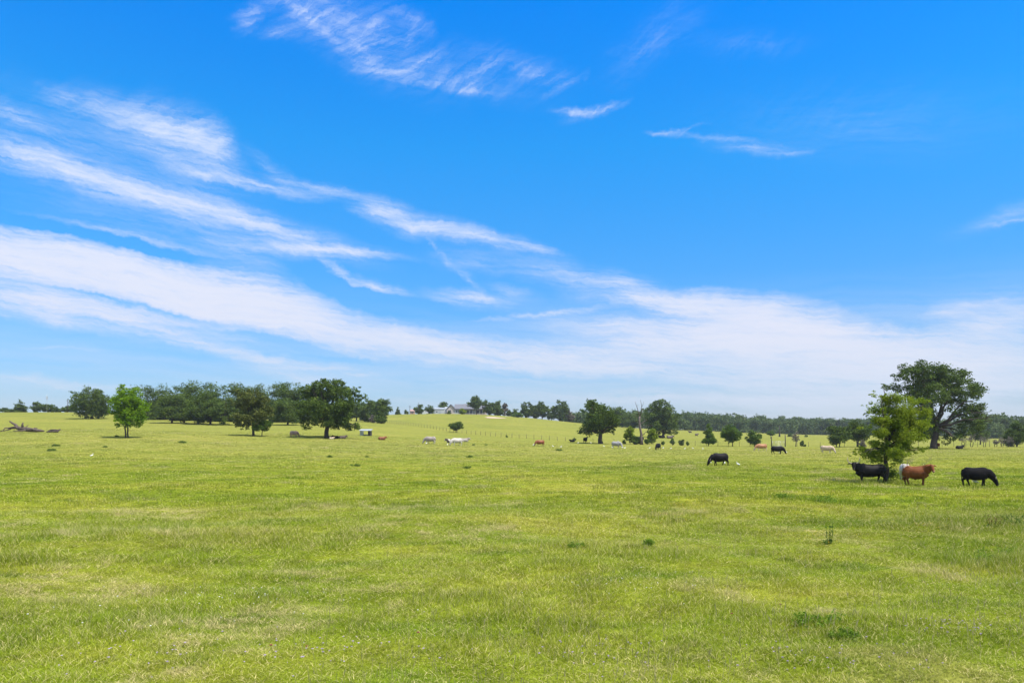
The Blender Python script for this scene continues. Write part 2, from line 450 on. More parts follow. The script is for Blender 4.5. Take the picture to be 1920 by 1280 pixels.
def blade_mat():
    m, t = new_mat('grass_blades')
    g = t.n('ShaderNodeNewGeometry')
    _, c, k3, k4 = meadow_color(t, g.outputs['Position'])
    c = vscale(t, c, k3)
    at_ = t.n('ShaderNodeAttribute'); at_.attribute_type = 'INSTANCER'; at_.attribute_name = 'dry'
    at2 = t.n('ShaderNodeAttribute'); at2.attribute_type = 'INSTANCER'; at2.attribute_name = 'tint'
    at3 = t.n('ShaderNodeAttribute'); at3.attribute_type = 'GEOMETRY'; at3.attribute_name = 'tint'
    dry = t.math('ADD', at_.outputs['Fac'], t.mapr(at3.outputs['Fac'], 0.86, 0.93, 0.0, 0.75), clamp=True)
    lush = t.mix(t.mapr(at2.outputs['Fac'], 0.6, 1.0, 0.0, 0.55), c, (0.140, 0.222, 0.011, 1))
    c = t.mix(dry, lush, (0.52, 0.43, 0.22, 1))
    c = vscale(t, c, t.math('MULTIPLY_ADD', at3.outputs['Fac'], 0.62, 0.86))
    d = t.n('ShaderNodeBsdfDiffuse'); t.l(c, d.inputs[0])
    tr = t.n('ShaderNodeBsdfTranslucent'); t.l(vscale(t, c, 1.1), tr.inputs[0])
    mx = t.n('ShaderNodeMixShader'); mx.inputs[0].default_value = 0.35
    t.l(d.outputs[0], mx.inputs[1]); t.l(tr.outputs[0], mx.inputs[2])
    o = t.n('ShaderNodeOutputMaterial'); t.l(mx.outputs[0], o.inputs[0])
    return m


def leaf_mat(name, c1, c2, trans=0.22):
    m, t = new_mat(name)
    a = t.n('ShaderNodeAttribute'); a.attribute_name = 'tint'
    tcn = t.n('ShaderNodeTexCoord')
    nz = t.noise(tcn.outputs['Object'], 0.55, 3, 0.6).outputs['Fac']
    f = t.math('ADD', t.math('MULTIPLY', a.outputs['Fac'], 0.55), t.math('MULTIPLY', t.mapr(nz, 0.3, 0.7, 0, 1), 0.45))
    c = t.ramp(f, [(0.15, c1), (0.85, c2)])
    d = t.n('ShaderNodeBsdfPrincipled'); t.l(c, d.inputs['Base Color'])
    d.inputs['Roughness'].default_value = 0.6; d.inputs['Specular IOR Level'].default_value = 0.10
    tr = t.n('ShaderNodeBsdfTranslucent'); t.l(vscale(t, c, 1.4), tr.inputs[0])
    mx = t.n('ShaderNodeMixShader'); mx.inputs[0].default_value = trans
    t.l(d.outputs[0], mx.inputs[1]); t.l(tr.outputs[0], mx.inputs[2])
    o = t.n('ShaderNodeOutputMaterial'); t.l(mx.outputs[0], o.inputs[0])
    return m


M = {
    'ground': ground_mat(), 'blade': blade_mat(),
    'oak': leaf_mat('oak_leaves', (0.03, 0.06, 0.009), (0.112, 0.165, 0.024)),
    'oak_cool': leaf_mat('far_oak_leaves', (0.03, 0.06, 0.01), (0.125, 0.18, 0.03)),
    'olive': leaf_mat('olive_leaves', (0.048, 0.07, 0.012), (0.14, 0.16, 0.034)),
    'bright': leaf_mat('bright_leaves', (0.075, 0.16, 0.004), (0.19, 0.31, 0.01), 0.4),
    'fresh': leaf_mat('fresh_leaves', (0.085, 0.14, 0.008), (0.265, 0.325, 0.026), 0.4),
    'young': leaf_mat('young_leaves', (0.05, 0.098, 0.012), (0.115, 0.18, 0.026), 0.35),
    'weed': leaf_mat('weed_leaves', (0.060, 0.115, 0.018), (0.120, 0.185, 0.032), 0.3),
    'sward_weed': leaf_mat('broad_weed_leaves', (0.095, 0.175, 0.012), (0.180, 0.275, 0.030), 0.35),
    'straw': leaf_mat('dry_seed_heads', (0.28, 0.24, 0.10), (0.46, 0.38, 0.20), 0.3),
    'grey_twigs': leaf_mat('grey_twigs', (0.12, 0.11, 0.085), (0.22, 0.20, 0.16), 0.1),
    'wood_far': leaf_mat('wood_leaves', (0.044, 0.082, 0.024), (0.125, 0.172, 0.048)),
    'rust_seed': leaf_mat('rust_seed_heads', (0.11, 0.055, 0.02), (0.22, 0.12, 0.05), 0.2),
    'bark': simple_mat('bark', (0.048, 0.038, 0.030), 0.9, 0.3, 5.0, bump=0.6),
    'dead': simple_mat('dead_wood', (0.105, 0.082, 0.070), 0.9, 0.35, 3.0, bump=0.5),
    'log': simple_mat('weathered_log', (0.075, 0.058, 0.048), 0.9, 0.4, 3.0, bump=0.5),
    'ear_tag': simple_mat('pale_ear_tag', (0.5, 0.42, 0.2), 0.6, 0.05),
    'post': simple_mat('post_wood', (0.06, 0.052, 0.045), 0.9, 0.2),
    'wire': simple_mat('wire', (0.22, 0.22, 0.21), 0.5, 0.1, metal=0.6),
    'galv': simple_mat('galvanised_steel', (0.42, 0.44, 0.46), 0.45, 0.1, metal=0.7),
    'white': simple_mat('white_paint', (0.55, 0.57, 0.58), 0.6, 0.06, 0.8),
    'siding': simple_mat('white_siding', (0.40, 0.42, 0.44), 0.7, 0.08, 0.6),
    'roof_grey': simple_mat('grey_shingles', (0.13, 0.135, 0.155), 0.85, 0.15, 2.0),
    'roof_metal': simple_mat('pale_roof_sheet', (0.30, 0.33, 0.36), 0.5, 0.08, 1.0),
    'stone': simple_mat('pale_stone', (0.42, 0.37, 0.35), 0.85, 0.18, 1.5),
    'redbrick': simple_mat('red_brick', (0.33, 0.22, 0.20), 0.85, 0.15, 2.0),
    'dark': simple_mat('dark_interior', (0.04, 0.035, 0.032), 0.8, 0.1),
    'glass': simple_mat('window_glass', (0.06, 0.07, 0.09), 0.15, 0.1, spec=0.6),
    'horn': simple_mat('horn', (0.30, 0.25, 0.19), 0.5, 0.3, 12.0),
    'hoof': simple_mat('hoof', (0.05, 0.045, 0.04), 0.6, 0.2),
    'eye': simple_mat('eye', (0.01, 0.008, 0.006), 0.1, 0.1, spec=0.6),
    'egret': simple_mat('egret_feathers', (0.80, 0.80, 0.78), 0.8, 0.04, 8.0),
    'beak': simple_mat('yellow_beak', (0.60, 0.38, 0.06), 0.5, 0.1),
    'shank': simple_mat('bird_legs', (0.08, 0.07, 0.04), 0.6, 0.1),
    'soil': simple_mat('bare_soil', (0.42, 0.33, 0.23), 0.95, 0.15, 0.6),
    'petal_white': simple_mat('white_petals', (0.60, 0.60, 0.56), 0.8, 0.05),
    'petal_yellow': simple_mat('yellow_petals', (0.62, 0.48, 0.03), 0.8, 0.1),
    'petal_purple': simple_mat('purple_petals', (0.34, 0.27, 0.36), 0.8, 0.2),
    'petal_red': simple_mat('dark_red_petals', (0.20, 0.03, 0.04), 0.8, 0.2),
    'tyre': simple_mat('tyre_rubber', (0.02, 0.02, 0.02), 0.8, 0.1),
}

# ------------------------------------------------------------------ ground


def build_ground():
    a = np.concatenate([np.arange(-180, -44, 4.0), np.arange(-44, 44, 0.25), np.arange(44, 180, 4.0)])
    r = np.exp(np.arange(math.log(1.5), math.log(4500.0), 0.02))
    AA, RR = np.meshgrid(np.radians(a), r, indexing='ij')
    X = RR * np.sin(AA); Y = RR * np.cos(AA)
    Z = terrain(X, Y)
    v = np.stack([X, Y, Z], -1).reshape(-1, 3)
    na, nr = len(a), len(r)
    i = np.arange(na); j = np.arange(nr - 1)
    I, J = np.meshgrid(i, j, indexing='ij')
    I2 = (I + 1) % na
    q = np.stack([I * nr + J, I * nr + J + 1, I2 * nr + J + 1, I2 * nr + J], -1).reshape(-1, 4)
    q = q[:, ::-1]
    v = np.vstack([v, [[0, 0, float(terrain(0.0, 0.5))]]])
    c = len(v) - 1
    # inner fan as degenerate-free quads: pair up neighbouring spokes
    fan = [[c, k * nr, ((k + 1) % na) * nr, ((k + 2) % na) * nr] for k in range(0, na - 1, 2)]
    q = np.vstack([q, np.array(fan)])
    me = np_mesh('meadow_ground', v, q, True)
    bm = bmesh.new(); bm.from_mesh(me); bmesh.ops.recalc_face_normals(bm, faces=bm.faces)
    if sum(f.normal.z for f in list(bm.faces)[:200]) < 0: bmesh.ops.reverse_faces(bm, faces=bm.faces)
    bm.to_mesh(me); bm.free()
    o = link('meadow_ground', me, M['ground'])
    tag(o, 'wide rolling cattle pasture of short yellowish green grass', kind='structure')


build_ground()

# pale bare soil patch on the far hill
b = MB()
pc = at(927, 783, 200)
N = 26
ring = []
for i in range(N):
    th = 2 * math.pi * i / N
    k_ = 1 + 0.18 * math.sin(3 * th + 1) + 0.1 * math.sin(5 * th)
    x_, y_ = pc.x + 5.2 * k_ * math.cos(th), pc.y + 9 * k_ * math.sin(th)
    ring.append((x_, y_, tz(x_, y_) + 0.12))
b.poly([(pc.x, pc.y, pc.z + 0.14)] + ring, [(0, i + 1, (i + 1) % N + 1) for i in range(N)])
tag(b.build('bare_soil_ground', M['soil']), 'pale worn patch of bare earth on the hill pasture', kind='structure')

# ------------------------------------------------------------------ grass


def blade_clump(name, n, radius, h0, h1, wid, lean=0.35, seed=0):
    rg = np.random.default_rng(seed)
    V = []; Fq = []; T = []
    for i in range(n):
        r_ = radius * math.sqrt(rg.random()); th = rg.random() * 6.283
        bx, by = r_ * math.cos(th), r_ * math.sin(th)
        h = h0 + (h1 - h0) * rg.random() ** 1.6
        a = rg.random() * 6.283; ln = h * lean * (0.3 + rg.random())
        dx, dy = math.cos(a) * ln, math.sin(a) * ln
        fa = rg.random() * 3.1416; wx, wy = math.cos(fa) * wid / 2, math.sin(fa) * wid / 2
        b0 = len(V)
        for (f, ww) in ((0, 1.0), (0.55, 0.8), (1.0, 0.12)):
            cx, cy, cz = bx + dx * f * f, by + dy * f * f, h * (f - 0.12 * f * f) - 0.01
            V.append((cx - wx * ww, cy - wy * ww, cz)); V.append((cx + wx * ww, cy + wy * ww, cz))
        Fq += [(b0, b0 + 1, b0 + 3, b0 + 2), (b0 + 2, b0 + 3, b0 + 5, b0 + 4)]
        t_ = rg.random(); T += [t_, t_]
    me = np_mesh(name, V, Fq, False, T)
    me.materials.append(M['blade'])
    return bpy.data.objects.new(name, me)      # not linked: only read by the grass object's node tree


near = [blade_clump('grass_tuft', 34, 0.16, 0.035, 0.13, 0.0085, 0.9, 1), blade_clump('grass_tuft', 30, 0.15, 0.05, 0.16, 0.007, 0.7, 2),
        blade_clump('grass_tuft', 40, 0.18, 0.03, 0.10, 0.010, 1.1, 3), blade_clump('grass_tuft', 24, 0.14, 0.06, 0.24, 0.006, 0.6, 4),
        blade_clump('grass_tuft', 36, 0.20, 0.03, 0.12, 0.012, 1.2, 5)]
far_ = [blade_clump('coarse_grass_tuft', 26, 0.30, 0.04, 0.13, 0.022, 0.8, 11), blade_clump('coarse_grass_tuft', 22, 0.28, 0.05, 0.17, 0.018, 0.6, 12),
        blade_clump('coarse_grass_tuft', 30, 0.34, 0.03, 0.11, 0.026, 0.9, 13)]

# stands of taller grass: (photo x, photo y, half size x m, half size y m, height factor, dry)
TALL = [(1500, 938, 3.2, 1.6, 2.0, 0.0), (1600, 945, 2.2, 1.2, 1.5, 0.0), (1840, 1050, 1.7, 1.4, 1.7, 0.0), (1900, 1000, 2.2, 2.4, 1.7, 0.0), (1740, 1020, 1.7, 1.6, 1.4, 0.0),
        (1905, 1060, 1.0, 1.2, 1.6, 0.0), (1040, 1025, 1.3, 1.0, 1.7, 0.0), (1520, 1165, 0.35, 0.4, 2.4, 0.0), (1590, 1195, 0.35, 0.35, 2.0, 0.0), (900, 1165, 0.5, 0.4, 1.8, 0.0), (355, 1245, 0.2, 0.2, 2.2, 0.0),
        (1555, 1150, 0.4, 0.3, 1.4, 0.8), (1575, 900, 2.0, 1.3, 3.0, 0.75), (1630, 905, 1.5, 0.8, 2.2, 0.5), (1790, 918, 2.6, 0.6, 1.5, 0.7), (1765, 915, 0.5, 0.4, 2.2, 0.2),
        (450, 878, 4, 1.3, 1.8, 0), (60, 858, 5, 2, 1.8, 0.1), (180, 862, 5, 2, 1.6, 0), (580, 898, 3, 1, 1.6, 0), (740, 890, 3, 1, 1.5, 0.3), (930, 900, 4, 1.5, 1.5, 0.2), (260, 935, 2, 1, 1.5, 0.2),
        (1200, 915, 3, 1.4, 1.5, 0), (1640, 905, 2, 1.0, 2.0, 0.1), (1330, 1095, 0.8, 0.5, 1.5, 0.1), (1100, 975, 1.6, 0.9, 1.4, 0), (1860, 1200, 0.4, 0.3, 1.7, 0), (870, 1020, 1.4, .6, 1.4, 0), (1560, 1010, 0.7, 0.6, 1.7, 0)]


def vnoise(x, y, s, seed):
    """cheap smooth value noise"""
    g = np.random.default_rng(seed).random((256, 256))
    X = x / s; Y = y / s
    xi = np.floor(X).astype(int); yi = np.floor(Y).astype(int); xf = X - xi; yf = Y - yi
    xf = xf * xf * (3 - 2 * xf); yf = yf * yf * (3 - 2 * yf)
    G = lambda a, b_: g[a % 256, b_ % 256]
    return (G(xi, yi) * (1 - xf) + G(xi + 1, yi) * xf) * (1 - yf) + (G(xi, yi + 1) * (1 - xf) + G(xi + 1, yi + 1) * xf) * yf


def scatter_grass(name, protos, dmin, dmax, dens0, dref, power, label, side=0.80):
    # rejection free: sample distance from density * width
    Ds = np.linspace(dmin, dmax, 2000)
    wd = dens0 * (dref / np.maximum(Ds, dref)) ** power * 2 * (side * Ds + 7)
    tot = int(np.trapezoid(wd, Ds)) if hasattr(np, 'trapezoid') else int(np.trapz(wd, Ds))
    cdf = np.cumsum(wd); cdf /= cdf[-1]
    D = np.interp(rng.random(tot), cdf, Ds)
    x = (rng.random(tot) * 2 - 1) * (side * D + 7)
    n1 = vnoise(x, D * 0.8, 0.9, 1); n2 = vnoise(x, D, 3.5, 2); n3 = vnoise(x, D * 0.8, 9, 3)
    h = 0.36 + 1.15 * n1 * n2 * 2 + 0.45 * (n3 - 0.5)
    dry = np.clip((vnoise(x, D * 0.8, 2.2, 5) * 0.6 + vnoise(x, D, 0.6, 6) * 0.4 - 0.64) * 3.2, 0, 0.6) * (rng.random(tot) > 0.3)
    tint = vnoise(x, D, 1.7, 8) * 0.65 + rng.random(tot) * 0.35
    for (px, py, sx, sy, k, dr) in TALL:
        c = at(px, py)
        rr = ((x - c.x) / sx) ** 2 + ((D - c.y) / sy) ** 2
        e = np.exp(-rr) * (0.6 + 0.8 * n1)
        h = h * (1 + (k - 1) * e)
        dry = np.clip(np.maximum(dry * (1 - e), dr * e * (rng.random(tot) > 0.25)), 0, 0.95)
        if dr < 0.3: tint = np.clip(tint + 0.35 * e, 0, 1)
    hs = np.clip(h, 0.35, 4.0)
    xs = np.maximum(1.0, (D / dref)) ** (power * 0.42)
    z = terrain(x, D)
    me = bpy.data.meshes.new(name)
    me.vertices.add(tot); me.vertices.foreach_set('co', np.stack([x, D, z], -1).astype(np.float32).ravel())
    def put(n, t, v, key='value'):
        a = me.attributes.new(n, t, 'POINT'); a.data.foreach_set(key, np.asarray(v, dtype=np.float32).ravel())
    put('scl', 'FLOAT_VECTOR', np.stack([xs, xs, hs], -1), 'vector')
    put('rot', 'FLOAT', rng.random(tot) * 6.283)
    put('dry', 'FLOAT', dry); put('tint', 'FLOAT', tint)
    me.materials.append(M['blade'])
    o = link(name, me)
    ng = bpy.data.node_groups.new(name, 'GeometryNodeTree')
    ng.interface.new_socket('Geometry', in_out='INPUT', socket_type='NodeSocketGeometry')
    ng.interface.new_socket('Geometry', in_out='OUTPUT', socket_type='NodeSocketGeometry')
    t = NT(ng)
    gi = t.n('NodeGroupInput'); go = t.n('NodeGroupOutput')
    jn = t.n('GeometryNodeJoinGeometry')
    for p in reversed(protos):
        oi = t.n('GeometryNodeObjectInfo'); oi.inputs['Object'].default_value = p; oi.inputs['As Instance'].default_value = False
        g2 = t.n('GeometryNodeGeometryToInstance'); t.l(oi.outputs['Geometry'], g2.inputs[0]); t.l(g2.outputs[0], jn.inputs[0])
    ip = t.n('GeometryNodeInstanceOnPoints')
    t.l(gi.outputs[0], ip.inputs['Points']); t.l(jn.outputs[0], ip.inputs['Instance'])
    ip.inputs['Pick Instance'].default_value = True
    na = t.n('GeometryNodeInputNamedAttribute'); na.data_type = 'FLOAT_VECTOR'; na.inputs[0].default_value = 'scl'
    t.l(na.outputs['Attribute'], ip.inputs['Scale'])
    nr = t.n('GeometryNodeInputNamedAttribute'); nr.data_type = 'FLOAT'; nr.inputs[0].default_value = 'rot'
    cz = t.n('ShaderNodeCombineXYZ'); t.l(nr.outputs['Attribute'], cz.inputs[2])
    t.l(cz.outputs[0], ip.inputs['Rotation'])
    t.l(ip.outputs[0], go.inputs[0])
    md = o.modifiers.new('scatter', 'NODES'); md.node_group = ng
    tag(o, label, kind='stuff')
    return tot


n_a = scatter_grass('meadow_grass', near, 8.0, 34.0, 85, 14.0, 1.35, 'short uneven green and straw coloured grass of the near meadow')
n_b = scatter_grass('far_meadow_grass', far_, 30.0, 170.0, 15, 30.0, 1.75, 'mottled green grass of the far meadow where the cattle graze')
print('grass', n_a, n_b)

# wildflowers: uncountable specks in the sward


def flowers(name, spots, mat, size, label, hgt=0.16):
    V = []; Fq = []
    for (px, py) in spots:
        c = at(px, py)
        s = size * (0.6 + 0.8 * random.random()); h = hgt * (0.7 + 0.6 * random.random())
        p = c + Vector((0, 0, h))
        for k_ in range(3):
            th = k_ * 1.047 + random.random()
            dx, dy = math.cos(th) * s, math.sin(th) * s
            b0 = len(V)
            V += [(p.x - dx, p.y - dy, p.z + s * .3), (p.x - dy * .5, p.y + dx * .5, p.z + s * .55), (p.x + dx, p.y + dy, p.z + s * .3), (p.x + dy * .5, p.y - dx * .5, p.z - s * .1)]
            Fq.append((b0, b0 + 1, b0 + 2, b0 + 3))
        b0 = len(V)
        V += [(c.x - .0008, c.y, p.z - .03), (c.x + .0008, c.y, p.z - .03), (p.x + .0008, p.y, p.z), (p.x - .0008, p.y, p.z)]
        Fq.append((b0, b0 + 1, b0 + 2, b0 + 3))
    o = link(name, np_mesh(name, V, Fq), mat)
    tag(o, label, kind='stuff')


def spots(n, boxes):
    out = []
    for _ in range(n):
        x0, x1, y0, y1 = random.choice(boxes)
        cx = random.gauss((x0 + x1) / 2, (x1 - x0) / 4); cy = random.gauss((y0 + y1) / 2, (y1 - y0) / 4)
        out.append((cx, min(max(cy, 858), 1279)))
    return out


flowers('white_wildflowers', spots(150, [(250, 700, 1110, 1160), (300, 700, 1090, 1160), (0, 500, 1080, 1240), (960, 1320, 1080, 1130), (1150, 1500, 1060, 1110), (1500, 1900, 1060, 1120), (0, 1900, 1000, 1250), (500, 900, 930, 960)]),
        M['petal_white'], 0.015, 'scattered tiny white wildflowers in the meadow grass')
flowers('yellow_wildflowers', spots(620, [(1100, 1330, 950, 1000), (1400, 1600, 955, 985), (1400, 1640, 985, 1030), (1640, 1900, 960, 1010), (1240, 1330, 940, 960)]),
        M['petal_yellow'], 0.020, 'small yellow wildflowers in the middle of the meadow', 0.14)
flowers('purple_wildflowers', spots(230, [(960, 1300, 1180, 1270), (1300, 1800, 1200, 1275), (400, 900, 1170, 1270), (1700, 1900, 1160, 1200), (0, 600, 1180, 1270)]),
        M['petal_purple'], 0.018, 'faint purple flowers low in the front of the meadow', 0.09)
flowers('red_wildflowers', [(1463, 1153), (784, 1215), (575, 1228), (508, 1241), (1830, 1166), (1372, 1165)], M['petal_red'], 0.026, 'a few dark red flower heads standing in the near grass', 0.2)


# dry seed stems that stand above the sward, and dung-dark specks of litter between the tufts


def seed_stems(n, label):
    V = []; Fq = []; T = []
    D = 8.5 + 40 * rng.random(n) ** 1.5
    x = (rng.random(n) * 2 - 1) * 0.78 * D
    keep = vnoise(x, D, 2.6, 21) * 0.7 + vnoise(x, D, 0.8, 22) * 0.3 > 0.50
    for X, Y in zip(x[keep], D[keep]):
        z = tz(X, Y); h = 0.16 + 0.22 * random.random(); a = random.random() * 6.28; ln = h * 0.35 * random.random()
        tx, ty = X + math.cos(a) * ln, Y + math.sin(a) * ln
        b0 = len(V)
        V += [(X - .0018, Y, z), (X + .0018, Y, z), (tx + .0014, ty, z + h), (tx - .0014, ty, z + h)]; Fq.append((b0, b0 + 1, b0 + 2, b0 + 3))
        b0 = len(V); w_ = .005 + .004 * random.random(); hl = .04 + .05 * random.random()
        V += [(tx - w_, ty, z + h - .01), (tx, ty - w_, z + h - .01), (tx + w_ * .4 + math.cos(a) * .02, ty, z + h + hl), (tx - w_ * .4 + math.cos(a) * .02, ty + w_, z + h + hl)]; Fq.append((b0, b0 + 1, b0 + 2, b0 + 3))
        t_ = random.random(); T += [t_, t_]
    o = link('seed_stems', np_mesh('seed_stems', V, Fq, False, T), M['straw'])
    tag(o, label, kind='stuff')


seed_stems(5000, 'thin dry seed stems standing above the near meadow grass')

# ------------------------------------------------------------------ trees


def leaves(name, blobs, n_leaf, size, rg, flat=0.8, sub=12, spread=0.42, shell=0.55, droop=0.0, slim=0.55):
    """leaf-sized faces in clusters through the volume of the blobs; blobs: (x, y, z, rx, ry, rz)"""
    B = np.array(blobs, float)
    w_ = (B[:, 3] * B[:, 4] * B[:, 5]) ** 0.5; w_ /= w_.sum()
    nb = len(B)
    nsub = max(nb, int(sub * nb))
    bi = rg.choice(nb, nsub, p=w_)
    d = rg.normal(size=(nsub, 3)); d /= np.linalg.norm(d, axis=1)[:, None]
    rad = shell + (1 - shell) * rg.random(nsub) ** 0.6
    rad = np.where(rg.random(nsub) < 0.25, rad * rg.random(nsub), rad)
    C = B[bi, :3] + d * B[bi, 3:] * rad[:, None]
    sr = B[bi, 3:].mean(axis=1) * spread * (0.6 + 0.8 * rg.random(nsub))
    li = rg.choice(nsub, n_leaf, p=(sr ** 1.7) / (sr ** 1.7).sum())
    p = C[li] + np.clip(rg.normal(size=(n_leaf, 3)), -1.9, 1.9) * (sr[li][:, None] * np.array([0.55, 0.55, 0.42 * flat]))
    s = size * (0.55 + 0.9 * rg.random(n_leaf))
    nrm = rg.normal(size=(n_leaf, 3)); nrm[:, 2] += 0.55; nrm /= np.linalg.norm(nrm, axis=1)[:, None]
    a = np.cross(nrm, rg.normal(size=(n_leaf, 3))); a /= np.linalg.norm(a, axis=1)[:, None] + 1e-9
    b_ = np.cross(nrm, a)
    a *= s[:, None]; b_ *= (s * slim)[:, None]
    V = np.stack([p - a, p + b_ * 0.9 - a * 0.1, p + a + nrm * (s * -0.25)[:, None], p - b_ * 0.9 + a * 0.15], 1).reshape(-1, 3)
    Fq = np.arange(n_leaf * 4).reshape(-1, 4)
    subt = rg.random(nsub)
    tint = np.clip(subt[li] * 0.75 + rg.random(n_leaf) * 0.25, 0, 1)
    return np_mesh(name, V, Fq, False, tint), C


def wobble(a, b, n, amp, rg):
    a = Vector(a); b = Vector(b); L = (b - a).length
    out = []
    for i in range(n + 1):
        f = i / n
        p = a.lerp(b, f)
        if 0 < i < n: p += Vector(rg.normal(size=3)) * amp * L * 0.5
        out.append(p)
    return out


def trunk_mesh(base_r, fork, limbs, rg, stems=((0, 0, 0),), flare=1.5, n=9, twig=0.2):
    """trunk from the ground to the fork, a limb to every point of 'limbs'"""
    mb = MB()
    for (sx, sy, lean) in stems:
        f_ = Vector((fork[0] + sx * 1.5 + lean, fork[1] + sy, fork[2]))
        pts = wobble((sx, sy, -0.25), f_, 5, 0.035, rg)
        rr = [base_r * flare, base_r * 1.08, base_r, base_r * 0.94, base_r * 0.88, base_r * 0.8]
        mb.tube(pts, rr, n)
    f_ = Vector(fork)
    for L in limbs:
        L = Vector(L)
        st = f_ + Vector((0, 0, -0.1)) + Vector(rg.normal(size=3)) * base_r * 0.3
        if L.z < fork[2]: st = Vector((fork[0], fork[1], fork[2] - 0.3))
        ln = (L - st).length
        r0 = base_r * (0.42 + 0.12 * rg.random())
        mid = st.lerp(L, 0.5) + Vector((0, 0, 0.10 * ln))
        pts = [st, st.lerp(mid, 0.5) + Vector(rg.normal(size=3)) * 0.03 * ln, mid, mid.lerp(L, 0.5) + Vector(rg.normal(size=3)) * 0.04 * ln, L]
        mb.tube(pts, [r0, r0 * 0.8, r0 * 0.6, r0 * 0.4, r0 * 0.18], 6)
        for q in range(2):
            s_ = pts[2 + q]; e = L + Vector(rg.normal(size=3)) * ln * twig
            mb.tube([s_, s_.lerp(e, 0.5) + Vector((0, 0, 0.03 * ln)), e], [r0 * 0.35, r0 * 0.22, r0 * 0.08], 5)
    return mb


def tree_things(name, label, cat, group, loc, crown_me, trunk_mb, lm, bm_, s=1.0, rz=0.0, tmat=None):
    root = empty(name, loc, rz, s)
    tag(root, label, cat, group)
    if trunk_mb is not None:
        t_ = trunk_mb.build('trunk', M[bm_], root)
    if crown_me is not None:
        c_ = link('crown', crown_me, M[lm], root)
    return root


def traced_tree(name, label, base, D, zoom, org, lob, lm, n_leaf, size, fork, base_r, depth=0.8, group=None, cat='tree', seed=1,
                flat=0.8, sub=12, stems=((0, 0, 0),), limbs=None, spread=0.42, extra=2, squash=1.0, lim_n=9, slim=0.55, shell=0.55, twig=0.09):
    """lobes given in a zoomed view of the photo, turned into metres at the tree's own distance and spread through its depth"""
    rg = np.random.default_rng(seed)
    m = D / F
    px0, py0 = base
    bx, bz = 0.0, 0.0
    L = []
    for (x, y, r) in lob:
        X = (org[0] + x / zoom - px0) * m; Z = (py0 - (org[1] + y / zoom)) * m; r_ = r / zoom * m
        L.append((X, Z, r_))
    xs = [a[0] for a in L]; cx = (min(xs) + max(xs)) / 2; hw = (max(xs) - min(xs)) / 2 + 1e-3
    zs = [a[1] for a in L]; cz = (min(zs) + max(zs)) / 2; hz = (max(zs) - min(zs)) / 2 + 1e-3
    blobs = []
    for (X, Z, r_) in L:
        q = ((X - cx) / (hw * 1.15)) ** 2 + ((Z - cz) / (hz * 1.15)) ** 2
        dep = math.sqrt(max(0.03, 1 - q)) * hw * depth
        for k_ in range(extra + 1):
            y_ = (rg.random() * 2 - 1) * dep if k_ else (rg.random() - 0.5) * 0.5 * dep
            f_ = 1 if k_ == 0 else 0.85 + 0.15 * rg.random()
            # lobes pushed in depth sit a little inside the outline
            blobs.append((cx + (X - cx) * (1 if k_ == 0 else 0.93), y_, Z if k_ == 0 else cz + (Z - cz) * 0.95, r_ * f_, r_ * f_, r_ * f_ * squash))
    me, C = leaves('crown', blobs, n_leaf, size, rg, flat, sub, spread, shell, slim=slim)
    fk = ((org[0] + fork[0] / zoom - px0) * m, 0, (py0 - (org[1] + fork[1] / zoom)) * m)
    if limbs is None:
        pick = rg.permutation(len(blobs))[:lim_n]
        lp = [blobs[i][:3] for i in pick]
    else:
        lp = [((org[0] + x / zoom - px0) * m, (rg.random() - 0.5) * hw * depth, (py0 - (org[1] + y / zoom)) * m) for x, y in limbs]
    tm = trunk_mesh(base_r, fk, lp, rg, stems, twig=twig)
    p = place(px0, D)
    return tree_things(name, label, cat, group, p, me, tm, lm, 'bark')


def gen_crown(h, wd, rg, kind='oak', low=0.25):
    """blobs of a crown h high and wd wide (whole tree, metres)"""
    bl = []
    r = wd / 2
    if kind == 'cone':
        n = 12
        for i in range(n):
            f = (i + 0.5) / n; z = h * (low + (0.94 - low) * f); rr = r * (1 - f) ** 0.75
            for k_ in range(3 if f < 0.6 else 1):
                th = rg.random() * 6.28
                bl.append((math.cos(th) * rr * 0.55, math.sin(th) * rr * 0.55, z, rr * 0.5 + h * .04, rr * 0.5 + h * .04, h * 0.07))
        return bl
    n = 26 if kind == 'oak' else 14
    cz = h * (low + 1.0) / 2; hz = h * (1.0 - low) / 2
    for i in range(n):
        d = rg.normal(size=3); d /= np.linalg.norm(d)
        if i % 2 == 0:
            d[2] = -abs(d[2]) * 1.05; d[0] *= 1.15; d[1] *= 1.15
        k_ = 0.62 + 0.16 * rg.random()
        s_ = (0.30 + 0.16 * rg.random())
        bl.append((d[0] * r * k_, d[1] * r * k_, cz + d[2] * hz * k_, r * s_, r * s_, min(hz, r) * s_ * 0.95))
    bl.append((0, 0, cz, r * 0.5, r * 0.5, hz * 0.55))
    return bl


_tree_no = [100]


